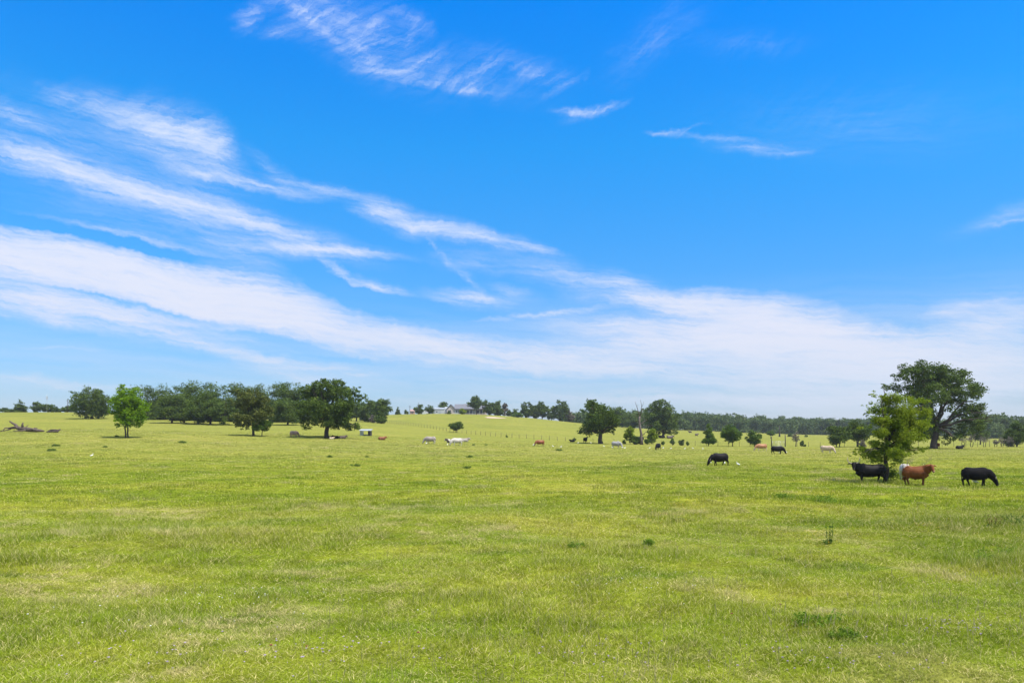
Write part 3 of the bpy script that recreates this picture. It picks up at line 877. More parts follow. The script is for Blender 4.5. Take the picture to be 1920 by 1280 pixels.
def gen_tree(name, label, px, base_y, top_y, wpx, D=None, lm='oak_cool', kind='oak', low=0.22, n_leaf=None, group=None, cat='tree', trunk_r=None, size=None, tone=None, bm_='bark', lean=0.0, stems=((0, 0, 0),)):
    _tree_no[0] += 1
    rg = np.random.default_rng(_tree_no[0] * 13 + 5)
    p = at(px, base_y) if D is None else place(px, D)
    D = p.y; m = D / F
    h = EYE + (HZ - top_y) * m - p.z; wd = wpx * m
    size = size or max(0.16, 0.95 * m + 0.055)
    bl = gen_crown(h, wd, rg, kind, low)
    if lean: bl = [(x + lean * z, y, z, a, b_, c) for x, y, z, a, b_, c in bl]
    if n_leaf is None:
        n_leaf = int(min(12000, max(300, 3.4 * (wd * h * (1 - low)) * 3.1 / (size * size * 1.2))))
    me, C = leaves('crown', bl, n_leaf, size, rg, 0.8, 9, 0.47, 0.5)
    r_ = trunk_r or max(0.06, 0.028 * h)
    pick = rg.permutation(len(bl))[:6]
    tm = trunk_mesh(r_, (0.02 * h + lean * h * low, 0, h * (low + 0.08)), [bl[i][:3] for i in pick], rg, stems, twig=0.08)
    return tree_things(name, label, cat, group, p, me, tm, lm, bm_)


# --- trees that carry the picture, traced lobe by lobe
traced_tree('oak_tree', 'tallest spreading domed oak, standing behind the feathery young tree', (1750, 842), 156, 4.571, (1500, 660),
            [(1000, 150, 80), (900, 175, 65), (845, 210, 42), (1150, 170, 70), (1250, 190, 80), (1350, 190, 60), (1390, 270, 75), (1250, 290, 95), (1110, 270, 90), (985, 265, 60),
             (970, 350, 70), (1080, 370, 75), (1170, 420, 60), (1490, 330, 58), (1430, 385, 70), (1525, 390, 42), (1545, 500, 66), (1450, 500, 66), (1560, 590, 52), (1470, 590, 60),
             (1350, 450, 62), (1280, 400, 60), (1400, 700, 46), (1110, 640, 70), (1180, 700, 70), (1270, 745, 45), (1050, 560, 75), (1040, 470, 75), (755, 300, 34), (800, 290, 34), (870, 330, 50),
             (722, 310, 20), (1320, 560, 36), (1360, 660, 34), (1050, 690, 60), (1500, 650, 40), (1000, 620, 70), (920, 380, 40), (1330, 340, 70), (1180, 250, 80), (1595, 480, 26), (1600, 560, 26), (1480, 650, 46), (1540, 640, 40), (1430, 620, 44), (1400, 540, 46), (1350, 620, 30), (1230, 500, 44)],
            'oak', 40000, 0.20, (1165, 640), 0.62, 0.85, None, 'tree', 3, sub=13, extra=1, lim_n=4,
            limbs=[(1000, 250), (1100, 400), (1180, 250), (1290, 300), (1350, 250), (1430, 420), (1480, 520), (1540, 600), (1400, 700), (1270, 740), (860, 320), (1050, 560)])
traced_tree('oak_tree', 'broad dark oak beside the little white roofed cattle shelter, in front of the grove', (613, 818), 150, 6.4, (520, 690),
            [(560, 150, 62), (680, 150, 70), (765, 165, 52), (450, 190, 62), (350, 210, 44), (330, 300, 62), (420, 320, 80), (540, 320, 90), (680, 290, 90), (800, 270, 80), (920, 280, 62), (975, 240, 32),
             (1035, 330, 42), (300, 420, 72), (400, 460, 100), (540, 470, 110), (680, 470, 110), (800, 440, 92), (890, 400, 72), (330, 570, 70), (350, 680, 50), (470, 610, 72), (560, 650, 52),
             (700, 640, 80), (800, 640, 70), (850, 700, 52), (960, 695, 46), (270, 520, 48), (770, 560, 90), (620, 570, 90), (420, 240, 60), (620, 220, 70), (960, 370, 40), (300, 650, 30)],
            'oak', 27000, 0.20, (600, 610), 0.42, 0.9, None, 'tree', 4, extra=2,
            limbs=[(450, 250), (560, 250), (700, 250), (820, 300), (900, 380), (350, 450), (380, 600), (840, 560), (960, 690), (620, 400)])
traced_tree('oak_tree', 'gnarled oak with a lopsided open crown left of the bare dead tree', (1125, 831.5), 186, 6.0, (960, 730),
            [(880, 150, 52), (845, 195, 40), (915, 140, 36), (930, 220, 75), (1040, 190, 34), (1000, 260, 80), (1085, 260, 60), (1150, 325, 60), (1180, 375, 44), (900, 320, 72), (880, 390, 72),
             (810, 445, 52), (750, 485, 32), (850, 480, 52), (950, 430, 75), (1050, 390, 85), (1130, 435, 52), (1155, 490, 26), (1000, 340, 92), (800, 240, 24), (1100, 360, 70)],
            'oak', 13000, 0.23, (995, 480), 0.52, 0.9, None, 'tree', 5, limbs=[(880, 200), (1000, 260), (1090, 300), (1140, 400), (1155, 490), (830, 460), (760, 480), (930, 340)])
traced_tree('poplar_tree', 'vivid light green tree with a pale double trunk, standing alone before the grove', (238, 820), 131, 6.4, (0, 700),
            [(1475, 135, 34), (1440, 200, 60), (1560, 195, 60), (1500, 280, 92), (1395, 300, 60), (1650, 275, 48), (1345, 320, 32), (1660, 360, 70), (1520, 400, 100), (1400, 390, 75), (1705, 430, 58),
             (1350, 465, 44), (1500, 500, 85), (1600, 500, 92), (1680, 535, 62), (1540, 580, 72), (1640, 605, 52), (1735, 590, 24), (1415, 620, 32), (1440, 540, 52), (1600, 330, 70), (1590, 420, 80)],
            'bright', 14000, 0.17, (1510, 620), 0.13, 0.9, None, 'tree', 6, stems=((-0.13, 0, 0), (0.17, 0.12, 0)),
            limbs=[(1475, 180), (1560, 230), (1420, 300), (1650, 330), (1390, 420), (1690, 470), (1420, 600), (1600, 420), (1500, 350)])
traced_tree('oak_tree', 'round dark oak on the crest left of the vivid green tree', (172, 782), 246, 6.4, (0, 700),
            [(1080, 195, 52), (1000, 245, 70), (1180, 230, 70), (940, 232, 26), (1270, 265, 44), (900, 330, 52), (1080, 320, 100), (1220, 330, 90), (1300, 300, 36), (880, 400, 50),
             (1000, 410, 90), (1150, 420, 100), (1265, 415, 60), (950, 465, 36), (1050, 480, 52), (1190, 480, 44), (1050, 150, 24), (1160, 180, 30)],
            'oak_cool', 13000, 0.25, (1100, 440), 0.4, 0.9, None, 'tree', 7, extra=2)
# the small young tree the near cattle stand under
traced_tree('young_locust_tree', 'feathery light green young tree with layered branches, sheltering the horned black cow', (1663, 907), 50.5, 4.571, (1500, 660),
            [(640, 372, 30), (605, 380, 16), (690, 395, 30), (600, 450, 26), (520, 470, 14), (550, 520, 20), (585, 540, 28), (720, 400, 36), (790, 400, 36), (760, 430, 60), (850, 430, 56), (930, 440, 56),
             (1010, 440, 46), (1080, 430, 34), (640, 500, 38), (720, 500, 70), (820, 520, 80), (930, 520, 75), (1040, 520, 60), (1110, 540, 40), (640, 580, 44), (700, 610, 70), (820, 620, 84),
             (930, 620, 80), (1020, 630, 64), (1090, 640, 34), (600, 650, 26), (660, 700, 50), (760, 720, 70), (860, 720, 76), (960, 720, 64), (1030, 700, 34), (640, 790, 40), (720, 810, 56), (830, 810, 66),
             (930, 800, 50), (1000, 780, 26), (440, 905, 18), (490, 870, 30), (540, 850, 38), (600, 870, 50), (680, 860, 50), (760, 890, 60), (850, 870, 56), (930, 860, 44), (1010, 840, 34), (1060, 860, 20),
             (560, 910, 34), (640, 930, 46), (730, 950, 56), (820, 940, 48), (890, 900, 30), (960, 890, 26), (570, 935, 20), (720, 1000, 40), (780, 1000, 34), (700, 900, 50), (760, 850, 60)],
            'fresh', 38000, 0.064, (742, 820), 0.135, 0.75, None, 'tree', 8, flat=0.75, sub=9, spread=0.5, extra=1, squash=0.9, slim=0.42, shell=0.25, twig=0.06,
            limbs=[(660, 430), (760, 420), (900, 430), (1070, 450), (700, 500), (1000, 530), (660, 640), (860, 620), (1060, 640), (640, 790), (940, 800), (480, 870), (600, 900), (1010, 850), (800, 880), (560, 850), (730, 300)])

# --- the grove of oaks on the left
G = 'oaks of the dense grove left of the broad oak'
GROVE = [  # px, base_y, top_y, width, material, D, what
    (284, 793, 721, 58, 'oak_cool', 250, 'oak at the left end of the grove, just behind the vivid green tree'),
    (322, 790, 723, 54, 'oak_cool', 254, 'back row oak at the top of the slope, second from the grove left end'),
    (352, 791, 721, 56, 'oak_cool', 262, 'back row oak showing over the grove between two taller crowns'),
    (372, 794, 715, 60, 'oak', 248, 'tallest oak of the left half of the grove, bumpy round top'),
    (403, 793, 714, 62, 'oak_cool', 252, 'oak with a ragged top full of sky gaps in the middle of the grove'),
    (446, 793, 718, 50, 'oak_cool', 250, 'thin topped oak behind the olive coloured one'),
    (484, 791, 721, 46, 'oak_cool', 255, 'back row oak with a thin broken crown just over the olive one'),
    (506, 790, 720, 48, 'oak', 250, 'upright oak at the back between the olive tree and the round topped one'),
    (532, 790, 714, 50, 'oak_cool', 246, 'tall oak with a neat round top right of the olive tree'),
    (562, 790, 724, 44, 'oak', 250, 'oak whose crown touches the left edge of the broad oak'),
    (322, 794, 733, 44, 'oak_cool', 222, 'lower front oak in the shade with one straight dark trunk'),
    (345, 794, 745, 30, 'oak', 226, 'slim oak leaning left at the foot of the grove'),
    (372, 797, 737, 46, 'oak', 219, 'front oak with low skirts of leaves near the middle of the grove'),
    (394, 797, 731, 54, 'oak', 218, 'bushy front oak that hides the darkest hollow of the grove'),
    (420, 798, 742, 42, 'oak_cool', 216, 'front oak just left of the olive coloured tree'),
    (539, 795, 742, 44, 'oak_cool', 221, 'pale grey green oak with a thick trunk right of the dark little tree'),
]
for i, (px, by, ty, wd, lm, D, lab) in enumerate(GROVE):
    gen_tree('oak_tree', lab, px, by, ty, wd * 1.34, D, lm, 'oak', 0.0 if D > 240 else 0.06, group=G, trunk_r=0.3)
gen_tree('understorey_tree', 'low thicket of saplings in the dark hollow under the grove', 383, 797, 771, 34, 232, 'oak', 'bush', 0.02, group=G)
gen_tree('understorey_tree', 'low shady saplings behind the trunks at the left of the grove', 330, 797, 773, 30, 240, 'oak', 'bush', 0.02, group=G)
gen_tree('understorey_tree', 'dark saplings filling the gap under the tall oaks right of the olive tree', 560, 797, 768, 34, 240, 'oak', 'bush', 0.02, group=G)
gen_tree('understorey_tree', 'dark scrub under the back row oaks near the grove left end', 300, 797, 770, 40, 246, 'oak', 'bush', 0.0, group=G)
gen_tree('understorey_tree', 'dark scrub under the middle oaks of the grove', 410, 797, 768, 44, 242, 'oak', 'bush', 0.0, group=G)
gen_tree('understorey_tree', 'dark scrub right of the pale trunked oak of the grove', 518, 797, 768, 40, 242, 'oak', 'bush', 0.0, group=G)
gen_tree('understorey_tree', 'dark scrub behind the slim leaning oak of the grove', 355, 797, 770, 34, 244, 'oak', 'bush', 0.0, group=G)
gen_tree('understorey_tree', 'dark saplings low behind the olive coloured tree', 440, 797, 771, 44, 240, 'oak', 'bush', 0.02, group=G)
traced_tree('olive_oak_tree', 'olive green ragged oak on a straight trunk in front of the grove', (475.5, 816.5), 152, 6.4, (260, 690),
            [(1180, 250, 30), (1300, 270, 46), (1400, 290, 46), (1250, 350, 60), (1360, 380, 80), (1480, 350, 60), (1540, 400, 44), (1180, 440, 60), (1290, 470, 80), (1440, 480, 80), (1560, 480, 50), (1180, 560, 60),
             (1290, 580, 80), (1400, 580, 70), (1520, 560, 60), (1190, 660, 48), (1290, 670, 52), (1380, 650, 44), (1230, 700, 32), (1480, 640, 50), (1600, 560, 36), (1150, 620, 28), (1120, 380, 26)],
            'olive', 12000, 0.19, (1375, 640), 0.24, 0.8, None, 'tree', 9, extra=1)
gen_tree('small_tree', 'small dark bushy tree close against the right side of the olive coloured oak', 491, 817, 779, 32, 151, 'young', 'bush', 0.22, trunk_r=0.09)
gen_tree('oak_tree', 'narrow oak in the shade directly behind the right flank of the broad oak', 668, 783, 741, 44, 300, 'oak', 'oak', 0.05)
gen_tree('oak_tree', 'rounded grey green oak between the broad oak and the separate oak on the slope', 690, 785, 748, 40, 292, 'oak_cool', 'oak', 0.05)
gen_tree('oak_tree', 'separate full oak at the right end of the grove, beside open hill', 716, 790, 746, 35, 272, 'oak_cool', 'oak', 0.12)
gen_tree('bush', 'dark low bush at the foot of the separate oak on the slope', 713, 791, 777, 24, 262, 'oak', 'bush', 0.0, cat='bush')
gen_tree('bush', 'pale grey brown bush under the oaks behind the broad oak', 700, 789, 777, 13, 268, 'grey_twigs', 'bush', 0.0, cat='bush')

# --- along the crest, far left
FL = 'small trees on the far left crest'
for px, top, wd, lab, k_ in [(37, 747, 27, 'pointed dark tree standing highest on the far left crest', 'cone'), (67, 753, 19, 'thin pale tree next to the radio mast on the crest', 'oak'),
                             (90, 756, 30, 'flat topped dark tree right below the thin radio mast', 'oak'), (108, 764, 22, 'low tree on the crest between the mast and the pole', 'bush'),
                             (126, 760, 22, 'low tree tucked against the left side of the round oak', 'bush'), (8, 764, 22, 'low dark tree at the very left edge on the crest', 'bush'),
                             (22, 767, 18, 'scrubby low tree just left of the pointed crest tree', 'bush'), (-20, 760, 30, 'tree on the crest beyond the left edge', 'oak'), (137, 757, 20, 'slim tree rising beside the pole on the crest', 'oak')]:
    gen_tree('crest_tree', lab, px, 773, top, wd, 345, 'oak_cool', k_, 0.05, group=FL)

# --- round the house on the hill
HT = 'trees round the house on the far hill'
for px, top, wd, D, k_, lm, lab in [(746, 761, 10, 440, 'cone', 'oak_cool', 'tiny pointed tree alone on the hill crest left of the house'), (761.5, 768, 8, 440, 'bush', 'oak_cool', 'tiny bush by the pale red cottage on the hill'),
                                    (785.5, 756.5, 17, 436, 'oak', 'oak_cool', 'dark tree left of the parked white van on the hill'), (805, 758.5, 16, 446, 'oak', 'oak', 'dark tree touching the left end of the white barn'),
                                    (833, 753, 24, 500, 'oak', 'oak_cool', 'dome of a tree rising behind the white barn'), (868, 764.5, 14, 433, 'bush', 'fresh', 'light green little tree in front of the grey roofed house'),
                                    (893, 744, 32, 440, 'oak', 'oak_cool', 'tall oak over the right end of the grey roofed house'), (918, 744.5, 24, 442, 'oak', 'oak_cool', 'tall full oak just right of the house porch'),
                                    (934, 752, 22, 446, 'oak', 'oak_cool', 'lower oak on the right flank of the house trees'), (945.5, 753, 13, 452, 'oak', 'grey_twigs', 'thin half bare tree at the right of the house trees'),
                                    (955, 768, 16, 455, 'bush', 'oak_cool', 'low scrub right of the house trees on the hill'), (842, 770.5, 9, 434, 'bush', 'oak', 'dark shrub against the stone gable of the house')]:
    gen_tree('hill_tree', lab, px, 774, top, wd, D, lm, k_, 0.34 if px == 893 else 0.0, group=HT)
RT = 'trees on the far slope right of the house'
for px, top, wd, D, k_, lm, lab in [(967, 766, 18, 470, 'bush', 'oak_cool', 'round low tree at the top of the slope where the ridge starts to fall'), (969, 773, 22, 425, 'bush', 'young', 'grey green shrub spilling over the ridge below the low tree'),
                                    (988, 752, 24, 455, 'oak', 'oak', 'dark oak at the left of the ridge clump'), (1003, 756, 20, 458, 'oak', 'oak', 'middle oak of the dark ridge clump'), (1016, 749, 26, 440, 'oak', 'oak_cool', 'tallest oak of the ridge clump with a forked top'),
                                    (1050, 749.5, 30, 440, 'oak', 'oak_cool', 'open crowned oak standing apart right of the ridge clump'), (1067, 765, 18, 445, 'bush', 'grey_twigs', 'thin greyish tree low on the ridge beside the open crowned oak'), (1034, 762, 20, 470, 'oak', 'oak_cool', 'low tree filling the dip between the ridge oaks')]:
    gen_tree('ridge_tree', lab, px, 786, top, wd, D, lm, k_, 0.0, group=RT)

# --- middle distance
gen_tree('lone_tree', 'small wind layered tree alone on the open slope above the white cattle', 855, 812, 788, 27, 238, 'oak', 'oak', 0.22, trunk_r=0.14)
gen_tree('oak_tree', 'dark oak in the background between the gnarled oak and the dead tree', 1166, 797, 762, 44, 430, 'oak_cool', 'oak', 0.05)
gen_tree('oak_tree', 'second rounded oak in the background just left of the dead tree', 1190, 797, 768, 26, 440, 'oak_cool', 'oak', 0.03)
traced_tree('oak_tree', 'large grey green oak behind the dead tree, black cattle below', (1243, 818.5), 285, 6.0, (960, 730),
            [(1680, 130, 44), (1620, 150, 44), (1740, 160, 44), (1560, 190, 44), (1500, 210, 30), (1640, 220, 70), (1740, 230, 60), (1800, 200, 28), (1560, 280, 70), (1680, 310, 80), (1780, 320, 70), (1850, 320, 44),
             (1530, 370, 50), (1620, 400, 70), (1740, 410, 70), (1830, 400, 52), (1560, 450, 46), (1660, 460, 40), (1770, 480, 42), (1850, 470, 36), (1880, 280, 26)],
            'oak_cool', 12000, 0.30, (1705, 480), 0.55, 0.9, None, 'tree', 12)
PL = 'young planted trees along the fence'
gen_tree('young_tree', 'narrow light green young tree by the fence, first of the planted row', 1328, 834, 790, 26, 186, 'young', 'cone', 0.12, group=PL, trunk_r=0.12)
gen_tree('young_tree', 'full round young tree by the fence, biggest of the planted row', 1373, 835, 791, 34, 184, 'young', 'oak', 0.08, group=PL, trunk_r=0.12)
gen_tree('young_tree', 'low rounded young tree by the fence behind the tan cow', 1414, 835, 805, 27, 186, 'young', 'oak', 0.08, group=PL, trunk_r=0.12)
gen_tree('small_tree', 'small umbrella shaped tree in the far paddock over the left gate post', 1445, 819, 806, 14, 330, 'young', 'oak', 0.35)
gen_tree('thin_tree', 'sparse brownish young tree right of the steel gate', 1492, 836.5, 809, 15, 186, 'grey_twigs', 'oak', 0.3, n_leaf=260, group=PL)
gen_tree('bush', 'narrow dark upright bush right of the sparse brownish tree', 1503, 836.5, 823, 7, 186, 'oak', 'bush', 0.0, cat='bush')
gen_tree('bush', 'tiny round bush on the fence line right of the upright dark bush', 1509, 837, 833, 5, 186, 'oak', 'bush', 0.0, cat='bush')
gen_tree('far_pasture_bush', 'dark bush in the far pasture above the sparse brownish tree', 1481, 818.5, 811, 10, 420, 'oak_cool', 'bush', 0.0, cat='bush')
gen_tree('far_pasture_bush', 'small dark bush in the far pasture midway to the pair of dark round trees', 1511, 819, 815.5, 7, 420, 'oak_cool', 'bush', 0.0, cat='bush')
gen_tree('dark_round_tree', 'dark rounded tree by the fence, left one of the pair behind the cream cow', 1571, 837, 796, 37, 180, 'oak', 'oak', 0.12, stems=((-0.3, 0, 0), (0.3, 0, 0)), trunk_r=0.12)
gen_tree('dark_round_tree', 'taller dark tree by the fence partly behind the feathery young tree', 1608, 837, 785, 48, 183, 'oak', 'oak', 0.2, trunk_r=0.2)
gen_tree('bare_shrub', 'grey bare shrub under the taller dark tree', 1617, 838, 822, 16, 178, 'grey_twigs', 'bush', 0.0, n_leaf=400, cat='bush')
gen_tree('round_tree', 'round crowned tree in the far pasture under the outer limbs', 1838, 833, 793, 34, 235, 'oak', 'oak', 0.2)
gen_tree('fence_tree', 'full green tree closing the fence line at the right edge', 1906, 838, 787, 42, 182, 'oak', 'oak', 0.0)
gen_tree('fence_tree', 'green tree on the fence line past the right edge', 1946, 838, 790, 44, 184, 'oak', 'oak', 0.0)
BS = 'grey bare shrubs on the fence line right of the big oak'
for px, top, wd, lab in [(1806, 813, 15, 'twiggy grey shrub behind the lying black cow'), (1822, 812, 14, 'taller twiggy grey shrub next to the round crowned tree'), (1846, 812, 22, 'widest twiggy grey shrub below the round crowned tree'),
                         (1867, 822, 9, 'small dark twiggy shrub left of the brownish one'), (1879, 818, 12, 'brownish twiggy shrub on the fence line'), (1893, 815, 13, 'twiggy grey shrub against the full green edge tree')]:
    gen_tree('bare_shrub', lab, px, 838, top, wd, 180, 'grey_twigs', 'oak', 0.3, n_leaf=340, group=BS, cat='bush', size=0.12, trunk_r=0.07, stems=((-0.2, 0, -0.1), (0.15, 0, 0.1)))
# shrubs round the dead tree
SH = 'shrubs along the fence by the dead tree'
for px, top, wd, D, lm, k_, lab in [(1181, 797, 20, 190, 'fresh', 'oak', 'tall light green shrub left of the dead tree'), (1193, 818, 20, 187, 'oak', 'bush', 'dark dense shrub at the foot of the dead tree'),
                                    (1170, 823, 6, 188, 'oak', 'bush', 'small dark shrub left of the tall light green one'), (1224, 801, 18, 192, 'fresh', 'oak', 'tall light green shrub right of the dead tree'),
                                    (1213, 819, 9, 187, 'young', 'bush', 'narrow shrub between the dead tree and the right light green shrub'), (1243, 825, 6, 187, 'young', 'bush', 'small shrub behind the grazing black cow by the fence'),
                                    (1261, 821, 9, 188, 'young', 'bush', 'loose pale shrub on the fence line under the grey green oak'), (1277.5, 823, 10, 187, 'oak', 'bush', 'dark pointed shrub on the fence line, right of the pale one'),
                                    (1289, 826, 5, 187, 'young', 'bush', 'tiny upright shrub beside the dark pointed one'), (1077, 820, 6, 200, 'young', 'bush', 'little shrub behind the lying black calf on the fence line'),
                                    (1127, 827, 10, 187, 'oak', 'bush', 'low growth at the trunk of the gnarled oak')]:
    gen_tree('fence_shrub', lab, px, 833, top, wd, D, lm, k_, 0.0 if k_ == 'bush' else 0.05, group=SH, cat='bush', trunk_r=0.06)

# --- far woodland across the whole right side: reads as one mass
def woodland(name, label, segs, seed, lm):
    rg = np.random.default_rng(seed)
    V = []; T = []
    bl = []
    for (px0, px1, D0, D1, t0, t1, n) in segs:
        for i in range(n):
            f = (i + rg.random()) / n
            px = px0 + (px1 - px0) * f; D = D0 + (D1 - D0) * rg.random()
            top = t0 + (t1 - t0) * f + rg.normal() * 2.2 + 1.2
            p = place(px, D); m = D / F
            zt = EYE + (HZ - top) * m; h = zt - p.z; r = (3.4 + 2.2 * rg.random())
            for k_ in range(4):
                a = rg.random() * 6.28
                bl.append((p.x + math.cos(a) * r * 0.5, p.y + math.sin(a) * r * 0.5, p.z + h * (0.45 + 0.4 * rg.random()), r * 0.62, r * 0.62, h * 0.22))
            bl.append((p.x, p.y, zt - h * 0.16, r * 0.5, r * 0.5, h * 0.16))
            bl.append((p.x, p.y, p.z + h * 0.25, r * 0.9, r * 0.8, h * 0.28))
    me, C = leaves(name, bl, len(bl) * 95, 0.62, rg, 0.9, 7, 0.5, 0.55, slim=0.7)
    o = link(name, me, M[lm])
    tag(o, label, 'woodland', kind='stuff')
    return o


woodland('far_woodland', 'continuous belt of far woods behind the right hand pastures',
         [(1060, 1160, 480, 560, 773, 768, 26), (1160, 1290, 520, 600, 770, 772, 34), (1285, 1400, 560, 640, 771, 781, 40), (1400, 1540, 585, 660, 782, 786, 52), (1540, 1650, 590, 660, 784, 788, 42),
          (1650, 1830, 560, 650, 787, 785, 60), (1400, 1650, 640, 720, 783, 787, 60), (1285, 1400, 650, 720, 773, 783, 30), (1830, 1880, 430, 500, 783, 776, 18), (1860, 2000, 440, 520, 779, 784, 34), (2000, 2350, 480, 620, 785, 785, 70)], 77, 'wood_far')
#@@

# ------------------------------------------------------------------ cattle


def coat_mat(name, base, low=None, spec=0.35, patch=None, pscale=1.6, pthr=(0.52, 0.56), patch_low=0.0, rough=0.55):
    """a coat: base colour, darker or lighter legs below, big patches when 'patch' is given"""
    m, t = new_mat(name)
    tcn = t.n('ShaderNodeTexCoord')
    nz = t.noise(tcn.outputs['Object'], 3.0, 4, 0.6).outputs['Fac']
    c = t.ramp(nz, [(0.3, tuple(x * 0.78 for x in base)), (0.7, tuple(x * 1.22 for x in base))])
    if patch is not None:
        pn = t.noise(tcn.outputs['Object'], pscale, 2, 0.5).outputs['Fac']
        c = t.mix(t.mapr(pn, pthr[0], pthr[1], 0, 1), c, (*patch, 1))
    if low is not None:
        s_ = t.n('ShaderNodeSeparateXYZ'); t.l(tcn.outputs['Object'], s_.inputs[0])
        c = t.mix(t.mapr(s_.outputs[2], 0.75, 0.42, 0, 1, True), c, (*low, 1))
    hair = t.noise(t.vmath('MULTIPLY', tcn.outputs['Object'], (1, 1, 0.35)), 60, 3, 0.6).outputs['Fac']
    c = vscale(t, c, t.mapr(hair, 0.3, 0.7, 0.85, 1.15))
    b = t.n('ShaderNodeBsdfPrincipled'); t.l(c, b.inputs['Base Color'])
    b.inputs['Roughness'].default_value = rough; b.inputs['Specular IOR Level'].default_value = spec
    b.inputs['Sheen Weight'].default_value = 0.0
    bp = t.n('ShaderNodeBump'); bp.inputs['Strength'].default_value = 0.25; bp.inputs['Distance'].default_value = 0.015
    t.l(hair, bp.inputs['Height']); t.l(bp.outputs[0], b.inputs['Normal'])
    o = t.n('ShaderNodeOutputMaterial'); t.l(b.outputs[0], o.inputs[0])
    return m


COAT = {
    'black': coat_mat('black_coat', (0.0055, 0.0050, 0.0055), spec=0.14, rough=0.6),
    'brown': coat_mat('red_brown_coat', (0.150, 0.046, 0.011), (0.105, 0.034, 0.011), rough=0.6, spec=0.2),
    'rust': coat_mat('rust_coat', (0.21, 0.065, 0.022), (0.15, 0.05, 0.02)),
    'cream': coat_mat('cream_coat', (0.46, 0.35, 0.24), (0.46, 0.40, 0.32)),
    'white': coat_mat('white_coat', (0.47, 0.43, 0.38), (0.42, 0.39, 0.34)),
    'grey': coat_mat('pale_grey_coat', (0.28, 0.27, 0.27), (0.26, 0.23, 0.20), patch=(0.10, 0.095, 0.10), pscale=0.9, pthr=(0.56, 0.66)),
    'greybrown': coat_mat('grey_brown_coat', (0.30, 0.255, 0.225), (0.38, 0.34, 0.30), patch=(0.16, 0.10, 0.08), pscale=1.1, pthr=(0.55, 0.60)),
    'tan': coat_mat('tan_and_white_coat', (0.33, 0.150, 0.065), (0.42, 0.35, 0.29)),
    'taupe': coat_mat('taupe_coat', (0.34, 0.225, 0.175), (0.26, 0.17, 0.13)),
    'pied': coat_mat('dark_and_white_coat', (0.07, 0.05, 0.04), patch=(0.62, 0.58, 0.5), pscale=1.2, pthr=(0.50, 0.54)),
    'blackwhite': coat_mat('black_and_white_coat', (0.007, 0.0065, 0.0075), patch=(0.5, 0.48, 0.44), pscale=1.5, pthr=(0.66, 0.68), spec=0.08, rough=0.75),
    'dusk': coat_mat('charcoal_brown_coat', (0.09, 0.065, 0.055)),
    'muzzle': simple_mat('muzzle', (0.035, 0.026, 0.022), 0.45, 0.1),
    'muzzle_pink': simple_mat('pale_muzzle', (0.30, 0.16, 0.11), 0.5, 0.1),
}


def remeshed(mb, name, voxel):
    me = mb.mesh(name + '_raw')
    o = bpy.data.objects.new(name + '_raw', me); col.objects.link(o)
    r = o.modifiers.new('r', 'REMESH'); r.mode = 'VOXEL'; r.voxel_size = voxel; r.use_smooth_shade = True
    s_ = o.modifiers.new('s', 'CORRECTIVE_SMOOTH'); s_.iterations = 3; s_.use_only_smooth = True
    s2 = o.modifiers.new('s2', 'SMOOTH'); s2.factor = 0.5; s2.iterations = 8
    dg = bpy.context.evaluated_depsgraph_get()
    out = bpy.data.meshes.new_from_object(o.evaluated_get(dg), depsgraph=dg)
    out.name = name
    bpy.data.objects.remove(o); bpy.data.meshes.remove(me)
    for p in out.polygons: p.use_smooth = True
    return out


